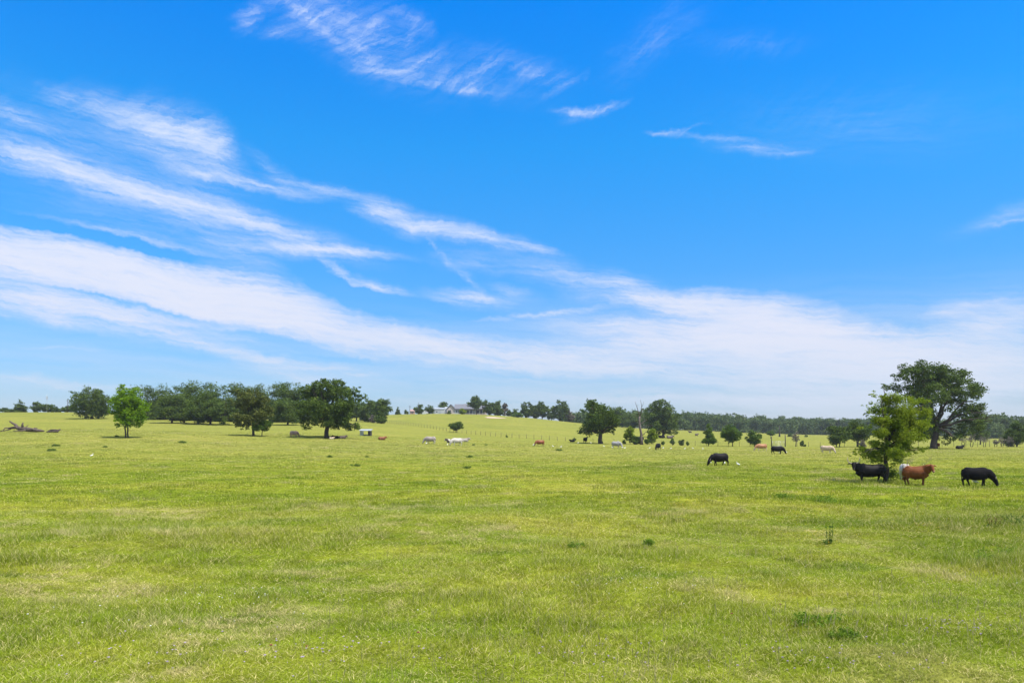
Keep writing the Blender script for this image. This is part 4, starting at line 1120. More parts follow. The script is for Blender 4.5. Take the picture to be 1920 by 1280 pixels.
def cow_parts(pose='graze', yaw=0.0, hump=0.0, bull=False, horns=None, step=0.0, neck_yaw=0.0, voxel=0.022, udder=False, slim=1.0, length=1.0, tagged=False):
    """returns (body mesh, {part: mesh}); +x is forward, z = 0 the ground"""
    mb = MB(); P = {}
    k = length
    W = slim
    dz = -0.52 if pose == 'lie' else 0.0
    def sp(x, z): return (x * k, 0, z + dz)
    rings = [(-0.93, 1.10, .16, .12), (-0.89, 1.08, .29, .22), (-0.78, 1.04, .385, .30), (-0.60, 0.99, .43, .34), (-0.34, 0.935, .44, .375), (-0.08, 0.905, .465, .405), (0.18, 0.905, .475, .40),
             (0.40, 0.935, .475, .36), (0.58, 0.97, .455, .31), (0.74, 0.98, .40, .26), (0.86, 0.98, .29, .18)]
    mb.tube([sp(a, b_) for a, b_, _, _ in rings], [d * W for _, _, _, d in rings], 18, side=(0, 1, 0), rad2=[c for _, _, c, _ in rings])
    # hip bones, shoulder blades, brisket
    for sgn in (1, -1):
        mb.tube([(-0.64 * k, 0.15 * sgn * W, 1.31 + dz), (-0.42 * k, 0.18 * sgn * W, 1.25 + dz)], [0.10, 0.08], 8)
        mb.tube([(0.42 * k, 0.15 * sgn * W, 1.14 + dz), (0.54 * k, 0.18 * sgn * W, 0.80 + dz)], [0.15, 0.18], 9)
    mb.tube([(0.40 * k, 0, 0.70 + dz), (0.66 * k, 0, 0.70 + dz), (0.86 * k, 0, 0.86 + dz)], [0.13, 0.15, 0.12], 9, side=(0, 1, 0), rad2=[0.17, 0.21, 0.18])
    if hump: mb.tube([(0.28 * k, 0, 1.26 + dz), (0.44 * k, 0, 1.34 + hump * 0.6 + dz), (0.60 * k, 0, 1.28 + dz)], [0.10, 0.11, 0.09], 9, side=(0, 1, 0), rad2=[0.12, 0.13, 0.12])
    else: mb.tube([(0.30 * k, 0, 1.25 + dz), (0.52 * k, 0, 1.30 + dz), (0.72 * k, 0, 1.22 + dz)], [0.09, 0.09, 0.08], 8, side=(0, 1, 0))
    if bull: mb.tube([(0.02 * k, 0, 0.58 + dz), (-0.06 * k, 0, 0.42 + dz), (-0.02 * k, 0, 0.36 + dz)], [0.12, 0.06, 0.02], 8, side=(0, 1, 0), rad2=[.16, .07, .03])
    if udder: mb.tube([(-0.42 * k, 0, 0.72 + dz), (-0.46 * k, 0, 0.60 + dz)], [0.15, 0.10], 9)
    # neck and head
    cy, sy = math.cos(neck_yaw), math.sin(neck_yaw)
    nb = Vector((0.66 * k, 0, 1.05 + dz))
    if pose == 'graze':
        poll = nb + Vector((0.60 * cy, 0.60 * sy, -0.52)); pitch = 1.15; n_r = [.28, .23, .185, .155]; n_r2 = [.35, .33, .26, .18]
        n_mid = [nb + Vector((0.24 * cy, 0.24 * sy, -0.10)), nb + Vector((0.45 * cy, 0.45 * sy, -0.29))]
        head_up = False
    else:
        up = 0.36 if pose != 'low' else 0.12
        poll = nb + Vector((0.46 * cy, 0.46 * sy, up)); pitch = 0.95 if pose != 'low' else 0.8; n_r = [.26, .22, .175, .14]; n_r2 = [.35, .34, .27, .18]
        n_mid = [nb + Vector((0.18 * cy, 0.18 * sy, up * 0.36)), nb + Vector((0.32 * cy, 0.32 * sy, up * 0.74))]
        head_up = True
    mb.tube([nb - Vector((0.15, 0, 0.02))] + n_mid + [poll], n_r, 12, side=(0, 1, 0), rad2=n_r2)
    # dewlap
    mb.tube([(0.80 * k, 0, 0.84 + dz), n_mid[0] + Vector((0.03, 0, -0.24)), n_mid[1] + Vector((0.0, 0, -0.17))], [0.05, 0.04, 0.03], 7, side=(0, 1, 0), rad2=[0.12, 0.10, 0.06])
    hy = neck_yaw + yaw
    d = Vector((math.cos(hy) * math.cos(pitch), math.sin(hy) * math.cos(pitch), -math.sin(pitch)))
    s_ = Vector((-math.sin(hy), math.cos(hy), 0))
    u = s_.cross(d) * -1
    if u.z < 0 and head_up: u = -u
    if not head_up: u = d.cross(s_) if d.cross(s_).x * math.cos(hy) + d.cross(s_).y * math.sin(hy) > 0 else s_.cross(d)
    hp = [poll - d * 0.10, poll - d * 0.02, poll + d * 0.10, poll + d * 0.24, poll + d * 0.37, poll + d * 0.46, poll + d * 0.51]
    mb.tube(hp, [.10, .138, .148, .122, .094, .092, .06], 12, side=s_, rad2=[.11, .16, .172, .14, .108, .098, .065])
    for sgn in (1, -1):     # ears, hanging a little, and brow ridges
        e0 = poll + s_ * (0.12 * sgn) - d * 0.01 + u * 0.03
        e1 = e0 + s_ * (0.15 * sgn) + Vector((0, 0, -0.02)) - d * 0.03
        e2 = e0 + s_ * (0.29 * sgn) + Vector((0, 0, -0.09 if head_up else -0.03)) - d * 0.03
        mb.tube([e0, e1, e2], [.04, .075, .03], 8, side=(d * 0.7 + Vector((0, 0, -0.7))).normalized(), rad2=[.034, .030, .02])
        mb.tube([poll + s_ * (0.085 * sgn) + d * 0.10 + u * 0.075, poll + s_ * (0.08 * sgn) + d * 0.16 + u * 0.06], [.035, .03], 6)
    # legs
    if pose != 'lie':
        fx = [0.52 + step * 0.10, 0.56 - step * 0.12]; rx = [-0.66 - step * 0.10, -0.58 + step * 0.12]
        for i, sgn in enumerate((1, -1)):
            x = fx[i] * k; y = 0.17 * sgn * W; sw = step * (0.14 if i == 0 else -0.14)
            mb.tube([(0.52 * k, y, 0.98), (0.50 * k, y, 0.80), (x, y * 1.02, 0.62), (x + 0.02 + sw * 0.5, y, 0.40), (x + sw * 0.8, y, 0.24), (x + sw, y, 0.11), (x + sw + 0.03, y, 0.0)],
                    [.13, .13, .10, .070, .052, .058, .068], 9, side=(0, 1, 0), rad2=[.20, .18, .125, .078, .054, .060, .074])
            x = rx[i] * k; y = 0.18 * sgn * W; sw = -step * (0.14 if i == 0 else -0.14)
            mb.tube([(-0.62 * k, y * 0.8, 1.10), (-0.58 * k, y, 0.90), (-0.56 * k + (x + 0.62 * k) * 0.4, y * 1.02, 0.72), (x - 0.04, y, 0.54), (x - 0.10 + sw * 0.4, y, 0.46), (x - 0.05 + sw * 0.8, y, 0.26), (x - 0.02 + sw, y, 0.11), (x + 0.03 + sw, y, 0.0)],
                    [.17, .18, .145, .090, .072, .056, .060, .070], 10, side=(0, 1, 0), rad2=[.26, .27, .205, .12, .088, .062, .062, .074])
    else:
        for sgn in (1, -1):
            mb.tube([(-0.60 * k, 0.20 * sgn, 0.42), (-0.38 * k, 0.34 * sgn, 0.24), (-0.28 * k, 0.36 * sgn, 0.10)], [.20, .16, .08], 9)
            mb.tube([(-0.28 * k, 0.38 * sgn, 0.08), (-0.62 * k, 0.42 * sgn, 0.07), (-0.50 * k, 0.44 * sgn, 0.04), (-0.34 * k, 0.46 * sgn, 0.05)], [.07, .05, .04, .05], 7)
            mb.tube([(0.56 * k, 0.17 * sgn, 0.36), (0.74 * k, 0.19 * sgn, 0.14), (0.86 * k, 0.19 * sgn, 0.08)], [.12, .08, .06], 8)
            mb.tube([(0.86 * k, 0.19 * sgn, 0.07), (0.62 * k, 0.20 * sgn, 0.05)], [.05, .04], 7)
    # tail
    tb = Vector((-0.88 * k, 0, 1.22 + dz))
    if pose != 'lie':
        tp = [tb, tb + Vector((-0.06, 0.0, -0.06)), tb + Vector((-0.09, 0.01, -0.30)), tb + Vector((-0.07, 0.02, -0.62)), tb + Vector((-0.06, 0.03, -0.72)), tb + Vector((-0.05, 0.03, -0.92))]
        mb.tube(tp, [.06, .045, .036, .032, .055, .02], 7)
    else:
        mb.tube([tb, tb + Vector((-0.08, 0.03, -0.12)), tb + Vector((-0.12, 0.12, -0.50)), tb + Vector((-0.2, 0.25, -0.64))], [.05, .032, .024, .02], 7)
    if pose == 'lie':  # sink flat belly to the ground
        mb.tube([(-0.5 * k, 0, 0.24), (0.5 * k, 0, 0.24)], [0.30, 0.28], 12, side=(0, 1, 0), rad2=[.23, .23])
    body = remeshed(mb, 'body', voxel)
    mz = MB(); mz.tube([poll + d * 0.44, poll + d * 0.49, poll + d * 0.525], [.088, .086, .045], 10, side=s_, rad2=[.094, .088, .048])
    P['muzzle'] = [mz.mesh('muzzle')]
    if tagged:
        e = MB(); c = poll - s_ * (0.20) + u * 0.0 + d * 0.02; e.tube([c + Vector((0, 0, .02)), c + Vector((0, 0, -.05))], [.030, .032], 6, side=s_, rad2=[.008, .008]); P['ear_tag'] = [e.mesh('ear_tag')]
    P['eye'] = []
    for sgn in (1, -1):
        e = MB(); c = poll + s_ * (0.122 * sgn) + d * 0.165 + u * 0.07
        e.tube([c - s_ * 0.014 * sgn, c - s_ * 0.004 * sgn, c + s_ * 0.010 * sgn], [.010, .020, .008], 8)
        P['eye'].append(e.mesh('eye'))
    if horns:
        P['horn'] = []
        for sgn in (1, -1):
            h = MB(); c = poll + s_ * (0.075 * sgn) - d * 0.03 + u * 0.03
            out, rise = horns
            q = [c, c + s_ * (0.14 * out * sgn) + u * 0.02, c + s_ * (0.27 * out * sgn) + Vector((0, 0, 0.05 * rise)), c + s_ * (0.33 * out * sgn) + Vector((0, 0, 0.17 * rise)), c + s_ * (0.31 * out * sgn) + Vector((0, 0, 0.30 * rise))]
            h.tube(q, [.042, .038, .034, .026, .010], 8)
            P['horn'].append(h.mesh('horn'))
    if pose != 'lie':
        pass
    return body, P


PART_MAT = {'ear_tag': 'ear_tag', 'muzzle': 'muzzle', 'eye': 'eye', 'horn': 'horn'}
BOD = {}
LEAN = 0.93


def cow(name, label, group, pos, heading, parts_key, coat, s=1.0, cat='cow', pink=False, sink=0.0, **kw):
    """heading in degrees, 0 = facing right in the photo, 180 = left, 90 = away, -90 = towards the camera"""
    key = (parts_key, tuple(sorted(kw.items(), key=lambda a: a[0])))
    if key not in BOD: BOD[key] = cow_parts(parts_key, **kw)
    body, P = BOD[key]
    root = empty(name, pos + Vector((0, 0, -sink)), R(heading), s * (0.94 if pos.y > 60 else 1.0))
    tag(root, label, cat, group)
    b_ = link('body', body.copy() if body.users else body, None, root)
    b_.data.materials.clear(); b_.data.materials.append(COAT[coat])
    for pn, meshes in P.items():
        for me in meshes:
            m2 = me.copy()
            mt = COAT['muzzle_pink' if pink else 'muzzle'] if pn == 'muzzle' else M[PART_MAT[pn]]
            m2.materials.append(mt)
            link(pn, m2, None, root)
    return root


HERD = 'cattle grazing spread over the pasture'
# the four by the feathery young tree
cow('cow', 'black cow with upcurved horns looking at the camera beside the young tree trunk', HERD, place(1632, 50.0), 176, 'stand', 'black', 0.93, yaw=1.15, neck_yaw=0.12, horns=(1.0, 1.5), tagged=True, step=0.35, length=1.12, voxel=0.018, hump=0.03, sink=0.05)
cow('cow', 'reddish brown hornless cow standing side on with its face turned to the camera', HERD, place(1717, 48.2), -24, 'stand', 'brown', 0.90, yaw=-0.45, neck_yaw=-0.62, bull=True, step=0.25, length=0.86, voxel=0.018, pink=True, slim=0.95)
cow('cow', 'black cow grazing alone at the far right with an egret under its belly', HERD, place(1829, 47.0), -20, 'graze', 'blackwhite', 0.86, horns=(0.8, 0.55), step=0.5, length=0.92, voxel=0.018, neck_yaw=0.0)
cow('cow', 'white cow half hidden behind the reddish brown one', HERD, place(1696, 54.0), 74, 'graze', 'white', 0.84, step=0.3, length=0.95)
# middle and far
cow('cow', 'black horned cow grazing in the open middle of the field', HERD, at(1350, 873), 188, 'graze', 'black', 1.0, horns=(0.8, 0.8), step=0.8, length=0.95)
cow('cow', 'black cow grazing to the right beside an egret, near the steel gate', HERD, at(1457, 851), -8, 'graze', 'black', 1.0, step=0.4, length=1.05)
cow('cow', 'tan cow with white legs and face grazing near the steel gate', HERD, at(1428, 845), 184, 'graze', 'tan', 1.04, step=0.6, length=1.1)
cow('cow', 'cream cow grazing in front of the pair of dark round trees', HERD, at(1550, 849.5), -38, 'graze', 'cream', 1.0, step=0.4, length=1.12)
cow('cow', 'black cow grazing towards the camera right of the dead tree', HERD, at(1234, 843.5), 238, 'graze', 'black', 1.0, step=0.2, length=0.95)
cow('cow', 'pale grey cow with a dark neck and hump grazing below the gnarled oak', HERD, at(1155, 840), -25, 'graze', 'grey', 1.08, step=0.3, hump=0.16, length=0.95)
cow('cow', 'small rusty brown cow grazing left of the gnarled oak', HERD, at(1013, 836), 195, 'graze', 'rust', 0.95, step=0.3)
cow('cow', 'black cow standing by the fence left of the gnarled oak trunk', HERD, place(1097.5, 190), 62, 'stand', 'blackwhite', 1.05, yaw=0.3)
cow('cow', 'black calf lying by the fence, farthest left of the cattle under the gnarled oak', HERD, place(1073, 194), 150, 'lie', 'black', 0.72)
cow('cow', 'white cow grazing head down in the middle of the three pale cattle', HERD, at(857, 835), 206, 'graze', 'white', 1.08, step=0.5)
cow('cow', 'greyish white cow with a dark hindquarter, leftmost of the pale cattle', HERD, at(807, 832), 172, 'graze', 'greybrown', 1.1, step=0.6, length=1.05)
cow('cow', 'dark and white spotted cow lying behind the white grazing cow', HERD, at(845, 830), 178, 'lie', 'pied', 0.95)
cow('cow', 'grey and white cow lying just right of the white grazing cow', HERD, at(871, 828), 0, 'lie', 'greybrown', 0.95)
cow('cow', 'taupe cow seen from behind at a slant, left of the broad oak', HERD, at(551, 819.5), 48, 'graze', 'taupe', 0.98, length=0.95)
cow('cow', 'rusty brown cow lying right of the white roofed shelter', HERD, at(716, 824.5), 12, 'lie', 'rust', 0.80)
cow('cow', 'black cow lying next to the trunk of the broad oak', HERD, place(629.5, 148), 160, 'lie', 'black', 0.78)
cow('cow', 'second black cow lying in the shade, a little right of the broad oak trunk', HERD, place(642, 149), 8, 'lie', 'dusk', 0.78)
cow('cow', 'pale tan calf lying in front of the broad oak trunk', HERD, place(621.5, 146), 10, 'lie', 'cream', 0.50)
cow('cow', 'black cow lying on the rise right of the big domed oak', HERD, place(1799, 150), 15, 'lie', 'black', 0.92)
cow('cow', 'brown cow half hidden by the trunk of the big domed oak', HERD, place(1757, 158.5), 90, 'stand', 'rust', 0.92)
cow('cow', 'black cow standing behind the shrubs at the dead tree', HERD, place(1199, 215), 178, 'graze', 'black', 1.15, length=1.2)
cow('cow', 'black cow lying under the large grey green oak', HERD, place(1241, 278), 170, 'lie', 'black', 1.25)
cow('cow', 'dark brown cow lying right of the trunk of the grey green oak', HERD, place(1256, 276), 4, 'lie', 'dusk', 1.25)
cow('cow', 'small dark cow far out in the pasture left of the planted trees', HERD, place(1306, 330), 30, 'stand', 'dusk', 0.95)
cow('cow', 'tiny dark cow far off below the woods, left of the planted trees', HERD, place(1294, 400), 150, 'stand', 'dusk', 0.95)

# ------------------------------------------------------------------ egrets


def egret_meshes():
    b_ = MB()
    b_.tube([(-0.20, 0, 0.22), (-0.13, 0, 0.26), (-0.02, 0, 0.30), (0.08, 0, 0.33), (0.13, 0, 0.36)], [.02, .05, .075, .062, .03], 10, side=(0, 1, 0), rad2=[.02, .05, .08, .07, .035])
    b_.tube([(0.08, 0, 0.33), (0.14, 0, 0.40), (0.12, 0, 0.47), (0.13, 0, 0.53)], [.045, .03, .022, .022], 8, side=(0, 1, 0))
    b_.tube([(0.10, 0, 0.53), (0.14, 0, 0.545), (0.18, 0, 0.54)], [.02, .03, .014], 8, side=(0, 1, 0))
    body = remeshed(b_, 'egret_body', 0.012)
    k_ = MB(); k_.tube([(0.175, 0, 0.54), (0.245, 0, 0.528)], [.011, .002], 6)
    legs = []
    for s_ in (1, -1):
        l_ = MB(); l_.tube([(-0.01, 0.025 * s_, 0.24), (-0.02, 0.03 * s_, 0.12), (0.0, 0.03 * s_, 0.0)], [.009, .007, .008], 6)
        legs.append(l_.mesh('leg'))
    return body, k_.mesh('beak'), legs


EB, EK, EL = egret_meshes()
EB.materials.append(M['egret']); EK.materials.append(M['beak'])
for l_ in EL: l_.materials.append(M['shank'])
EG = [(1828, 911, 160, 'white egret under the belly of the black cow at the far right'), (1331, 871, 200, 'white egret at the muzzle of the black horned cow in mid field'),
      (1358.5, 872, 90, 'white egret at the hind feet of the black horned cow in mid field'), (1384, 875, 150, 'white egret standing alone right of the black horned cow'),
      (1461.5, 851, 20, 'white egret at the front feet of the black cow by the gate'), (1474, 850, 185, 'white egret just in front of the muzzle of the black cow by the gate'),
      (1167, 841, 200, 'white egret touching the muzzle of the pale grey cow'), (1171.5, 842, 20, 'white egret a step right of the pale grey cow'),
      (1148, 841, 120, 'white egret behind the pale grey cow hind feet'), (1132.5, 839, 160, 'white egret below the trunk of the gnarled oak'),
      (1218, 842, 10, 'white egret left of the black cow that faces the camera'), (1243.5, 842, 40, 'white egret right of the black cow that faces the camera'),
      (1258, 843, 0, 'white egret, first of the row of four in the open grass'), (1284, 843.5, 10, 'white egret, second of the row of four in the open grass'),
      (1299, 842.5, 170, 'white egret, third of the row of four in the open grass'), (1318, 843.5, 100, 'upright white egret under the narrow planted tree'),
      (1000.5, 836, 20, 'white egret at the muzzle of the rusty brown cow'), (1037, 839, 160, 'white egret in the grass right of the rusty brown cow'),
      (1052, 840, 10, 'white egret farther right in the open grass beyond the rusty brown cow'), (799.5, 833.5, 30, 'white egret by the front feet of the greyish white cow'),
      (839, 836, 80, 'white egret left of the muzzle of the white grazing cow'), (172, 858, 30, 'lone white egret in the rough grass at the far left'),
      (1084, 832, 0, 'white egret by the black calf on the fence line'), (1108, 832, 180, 'white egret right of the black cow on the fence line')]
for i, (px, py, rz, lab) in enumerate(EG):
    p = at(px, py)
    r_ = empty('egret', p, R(rz), 0.95 if i else 1.05)
    tag(r_, lab, 'bird', 'white egrets among the cattle')
    link('body', EB, None, r_); link('beak', EK, None, r_)
    for l_ in EL: link('leg', l_, None, r_)

# ------------------------------------------------------------------ fence


FL_PTS = [(690, 318), (735, 292), (790, 262), (850, 238), (910, 222), (960, 211), (1060, 197), (1130, 191), (1240, 187), (1346, 185), (1446.5, 184.5), (1472.5, 184.5), (1560, 182.5), (1700, 180.5), (1900, 179.5), (2080, 179.5)]


def fence_line(i0, i1, spacing, label, thick=0.045, hgt=1.25):
    P_ = [Vector(((px - 960) / F * D, D, 0)) for px, D in FL_PTS[i0:i1 + 1]]
    root = empty('wire_fence', (P_[0].x, P_[0].y, tz(P_[0].x, P_[0].y)))
    tag(root, label, 'fence', 'wire fence lines across the pasture')
    o0 = root.location.copy()
    pts = []
    for a, b_ in zip(P_[:-1], P_[1:]):
        n = max(1, int(round((b_ - a).length / spacing)))
        for j in range(n): pts.append(a.lerp(b_, j / n))
    pts.append(P_[-1])
    tops = []
    proto = None
    for j, p in enumerate(pts):
        z = tz(p.x, p.y)
        tops.append(Vector((p.x, p.y, z)) - o0)
        if proto is None:
            mb = MB(); mb.tube([(0, 0, -0.3), (0, 0, hgt * 0.5), (0.01, 0, hgt)], [thick, thick * 0.95, thick * 0.85], 6)
            proto = mb.build('post', M['post'], root)
            proto.location = tops[-1]
        else:
            q = proto.copy(); col.objects.link(q); q.parent = root; q.location = tops[-1]
            q.rotation_euler = (random.uniform(-.04, .04), random.uniform(-.05, .05), random.random() * 3)
            q.scale = (1, 1, random.uniform(0.88, 1.08))
    for hh in (0.3, 0.62, 0.92, 1.17):
        mb = MB(); mb.tube([t_ + Vector((0, -0.03, hh)) for t_ in tops], [0.006] * len(tops), 4)
        mb.build('wire', M['wire'], root)


fence_line(0, 10, 2.7, 'wire fence of dark posts running down the hill to the left gate post')
fence_line(11, 15, 2.9, 'wire fence of dark posts running from the right gate post to the right')

# gate with its two tall posts
def gate_post(px, D, label, h):
    p = place(px, D)
    mb = MB(); mb.tube([(0, 0, -0.4), (0.02, 0, h * 0.5), (0.0, 0, h)], [0.13, 0.12, 0.10], 9)
    r_ = mb.build('gate_post', M['post']); r_.location = p
    tag(r_, label, 'post', 'tall posts of the pasture gate')


gate_post(1446.5, 184.2, 'tall dark post at the left side of the steel gate', 2.5)
gate_post(1472.3, 184.2, 'taller dark post at the right side of the steel gate', 3.0)
pa, pb = place(1448.6, 184.0), place(1470.2, 184.0)
gr = empty('metal_gate', pa); tag(gr, 'grey tubular steel gate of five bars between two tall dark posts', 'gate')
L_ = pb.x - pa.x
mb = MB()
mb.tube([(0, 0, 0.18), (0, 0, 1.35)], [0.035, 0.035], 6); mb.tube([(L_, 0, 0.18), (L_, 0, 1.35)], [0.035, 0.035], 6)
mb.tube([(L_ * 0.28, 0, 0.2), (L_ * 0.28, 0, 1.33)], [0.028, 0.028], 6); mb.tube([(L_ * 0.7, 0, 0.2), (L_ * 0.7, 0, 1.33)], [0.028, 0.028], 6)
mb.build('frame', M['galv'], gr)
for zz in (0.2, 0.48, 0.76, 1.04, 1.34):
    mb = MB(); mb.tube([(0, -0.01, zz), (L_, -0.01, zz)], [0.030, 0.030], 6); mb.build('bar', M['galv'], gr)

# ------------------------------------------------------------------ dead trees, logs


def branchy(name, label, cat, px, D, segs, mat, n=7):
    """segs: list of polylines of (photo x, photo y, depth m, radius m)"""
    p0 = place(px, D); root = empty(name, p0); tag(root, label, cat)
    m = D / F
    return p0, root, m


p0, dt, m = branchy('dead_tree', 'bare leafless grey dead tree with two broken tops, by the fence', 'tree', 1198.5, 186.5, None, None)
def dpt(x, y, dy=0.0):   # from the zoom of factor 6 at (960, 730)
    return Vector(((960 + x / 6 - 1198.5) * m, dy, EYE + (HZ - (730 + y / 6)) * m - p0.z))
tr = MB()
tr.tube([dpt(1458, 625), dpt(1452, 560), dpt(1455, 500), dpt(1440, 430), dpt(1432, 360), dpt(1436, 300)], [.50, .36, .30, .26, .24, .20], 9)
tr.build('trunk', M['dead'], dt)
for pts, r0 in [([(1436, 300, 0), (1420, 240, .1), (1405, 190, .2), (1386, 135, .2)], .13), ([(1436, 310, 0), (1458, 250, -.2), (1456, 180, -.3), (1440, 112, -.4)], .12), ([(1436, 340, 0), (1400, 310, .3), (1385, 280, .5)], .07),
                ([(1440, 400, 0), (1475, 370, .3), (1510, 345, .6), (1530, 340, .8)], .08), ([(1455, 420, 0), (1500, 405, -.5), (1560, 403, -.9), (1585, 415, -1.0)], .07), ([(1456, 520, 0), (1485, 500, -.2), (1508, 465, -.4)], .16),
                ([(1432, 370, 0), (1405, 350, .2), (1395, 330, .3)], .06), ([(1456, 200, -.3), (1475, 160, -.3), (1478, 130, -.4)], .05), ([(1405, 190, .2), (1425, 165, .2)], .04), ([(1440, 280, 0), (1475, 240, 0.2), (1490, 215, .3)], .05),
                ([(1440, 420, 0), (1410, 400, -.4), (1400, 420, -.6)], .05)]:
    mb = MB(); q = [dpt(*p) for p in pts]; n_ = len(q)
    mb.tube(q, [r0 * (1 - 0.8 * i / (n_ - 1)) for i in range(n_)], 6); mb.build('branch', M['dead'], dt)

p0, lg, m = branchy('fallen_tree', 'fallen grey dead tree with raised broken limbs lying at the far left', 'tree', 45, 149, None, None)
def lpt(x, y, dy=0.0):   # zoom of 6.4 at (0, 700)
    return Vector(((x / 6.4 - 45) * m, dy, max(0.05, EYE + (HZ - (700 + y / 6.4)) * m - p0.z + 0.05)))
tr = MB()
tr.tube([lpt(100, 660), lpt(180, 650), lpt(270, 665), lpt(330, 675), lpt(430, 685), lpt(530, 692)], [.16, .30, .42, .46, .36, .14], 9)
tr.build('trunk', M['log'], lg)
for pts, r0 in [([(215, 660, 0), (180, 620, .2), (140, 600, .3), (95, 575, .5)], .24), ([(275, 660, 0), (276, 620, -.2), (285, 590, -.2)], .20), ([(100, 655, 0), (70, 655, -.3), (60, 690, -.6), (20, 702, -.8)], .10),
                ([(180, 650, 0), (175, 600, .2)], .09), ([(330, 675, 0), (300, 690, -.8), (210, 690, -1.2)], .16), ([(420, 680, 0), (410, 655, .1), (440, 660, .2)], .14), ([(250, 655, 0), (245, 628, .5)], .10), ([(380, 680, 0), (340, 660, .8)], .2), ([(230, 680, 0), (200, 640, -.5), (160, 650, -.9)], .14), ([(300, 680, 0), (290, 640, .6), (310, 620, .8)], .09), ([(440, 690, 0), (400, 668, -.5), (380, 672, -.9)], .12), ([(130, 670, 0), (60, 690, -.4), (30, 688, -.6)], .09), ([(350, 690, -.3), (330, 650, -.3)], .12)]:
    mb = MB(); q = [lpt(*p) for p in pts]; n_ = len(q)
    mb.tube(q, [r0 * 1.35 * (1 - 0.6 * i / (n_ - 1)) for i in range(n_)], 7); mb.build('branch', M['log'], lg)
p0b, lp, m = branchy('log_pile', 'low heap of broken grey logs right of the fallen dead tree', 'log pile', 100, 149, None, None)
for i, (x0, z0, x1, z1, y_, r0) in enumerate([(-1.3, .12, .9, .16, 0, .13), (-1.2, .3, .6, .45, .3, .12), (-.6, .5, 1.0, .5, .1, .11), (-.2, .16, 1.25, .3, -.3, .14), (.5, .3, 1.2, .62, .3, .15), (-1.0, .15, .4, .2, .6, .12), (-1.3, .2, -.7, .55, .2, .07)]):
    mb = MB(); mb.tube([(x0, y_, z0), ((x0 + x1) / 2, y_ + .06, (z0 + z1) / 2 + .05), (x1, y_, z1)], [r0 * 1.25, r0 * 1.2, r0], 8)
    mb.build('log', M['log'], lp)

# charred trunk in the far pasture
p = place(1461.5, 400)
r_ = empty('dead_snag', p); tag(r_, 'tall dark limbless tree trunk far behind the steel gate', 'tree')
mb = MB(); mb.tube([(0, 0, -0.3), (0.1, 0, 2.2), (0.0, 0, 4.4), (-0.1, 0, 5.9)], [.55, .34, .30, .12], 8); mb.build('trunk', M['post'], r_)
mb = MB(); mb.tube([(0.05, 0, 3.2), (-0.7, 0, 3.9)], [.12, .03], 6); mb.build('branch', M['post'], r_)

# radio mast and pole on the crest
p = place(88, 338)
r_ = empty('radio_mast', p); tag(r_, 'thin grey radio mast with small antennas on the far left crest', 'mast')
zt = EYE + (HZ - 739) * 338 / F - p.z
mb = MB(); mb.tube([(0, 0, -.2), (0, 0, zt)], [0.10, 0.05], 6); mb.build('mast', M['galv'], r_)
for zz, ww in ((zt * 0.86, 0.5), (zt * 0.80, 0.7), (zt * 0.72, 0.45)):
    mb = MB(); mb.box((-ww / 2, -0.05, zz), (ww / 2, 0.05, zz + 0.12)); mb.box((-ww / 2, -0.08, zz - 0.2), (-ww / 2 + 0.1, 0.08, zz + 0.35)); mb.box((ww / 2 - 0.1, -0.08, zz - 0.2), (ww / 2, 0.08, zz + 0.35))
    mb.build('antenna', M['galv'], r_, False)
def util_pole(px, D, top, label, arm=True, grp='utility poles on the hills'):
    p = place(px, D); h = EYE + (HZ - top) * D / F - p.z
    r_ = empty('utility_pole', p); tag(r_, label, 'pole', grp)
    mb = MB(); mb.tube([(0, 0, -.3), (0, 0, h)], [0.16, 0.11], 7); mb.build('pole', M['post'], r_)
    if arm:
        mb = MB(); mb.box((-0.8, -0.06, h - 0.7), (0.8, 0.06, h - 0.56)); mb.build('crossarm', M['post'], r_, False)
util_pole(127, 336, 748, 'dark utility pole just left of the round dark oak on the crest')
util_pole(768.5, 445, 760, 'thin utility pole above the pale red cottage on the hill')
util_pole(785, 430, 754, 'thin utility pole standing in front of the dark tree by the parked van', False)

# ------------------------------------------------------------------ shelter, house, barn, cottage, van
p = at(686, 816.5)
sr = empty('cattle_shelter', p, R(-6)); tag(sr, 'little white roofed open cattle shelter right of the broad oak', 'shelter')
k = p.y / F
wx = 10.2 * k; hz = 9.0 * k
mb = MB(); mb.box((-wx, -0.55, 0), (-wx + 0.52, 0.6, hz)); mb.build('side_panel', M['galv'], sr, False)
mb = MB(); mb.box((wx - 0.60, -0.5, 0), (wx - 0.02, 0.6, hz)); mb.build('feed_bin', M['dark'], sr, False)
mb = MB(); mb.box((-wx, 0.55, 0.05), (wx, 0.60, 0.28)); mb.build('back_board', M['galv'], sr, False)
mb = MB()
mb.poly([(-wx - .15, -0.85, hz + .02), (wx + .15, -0.85, hz + .02), (wx + .15, 0.85, hz + .34), (-wx - .15, 0.85, hz + .34), (-wx - .15, -0.85, hz + .08), (wx + .15, -0.85, hz + .08), (wx + .15, 0.85, hz + .40), (-wx - .15, 0.85, hz + .40)],
        [(3, 2, 1, 0), (4, 5, 6, 7), (0, 1, 5, 4), (1, 2, 6, 5), (2, 3, 7, 6), (3, 0, 4, 7)])
mb.build('roof', M['roof_metal'], sr, False)


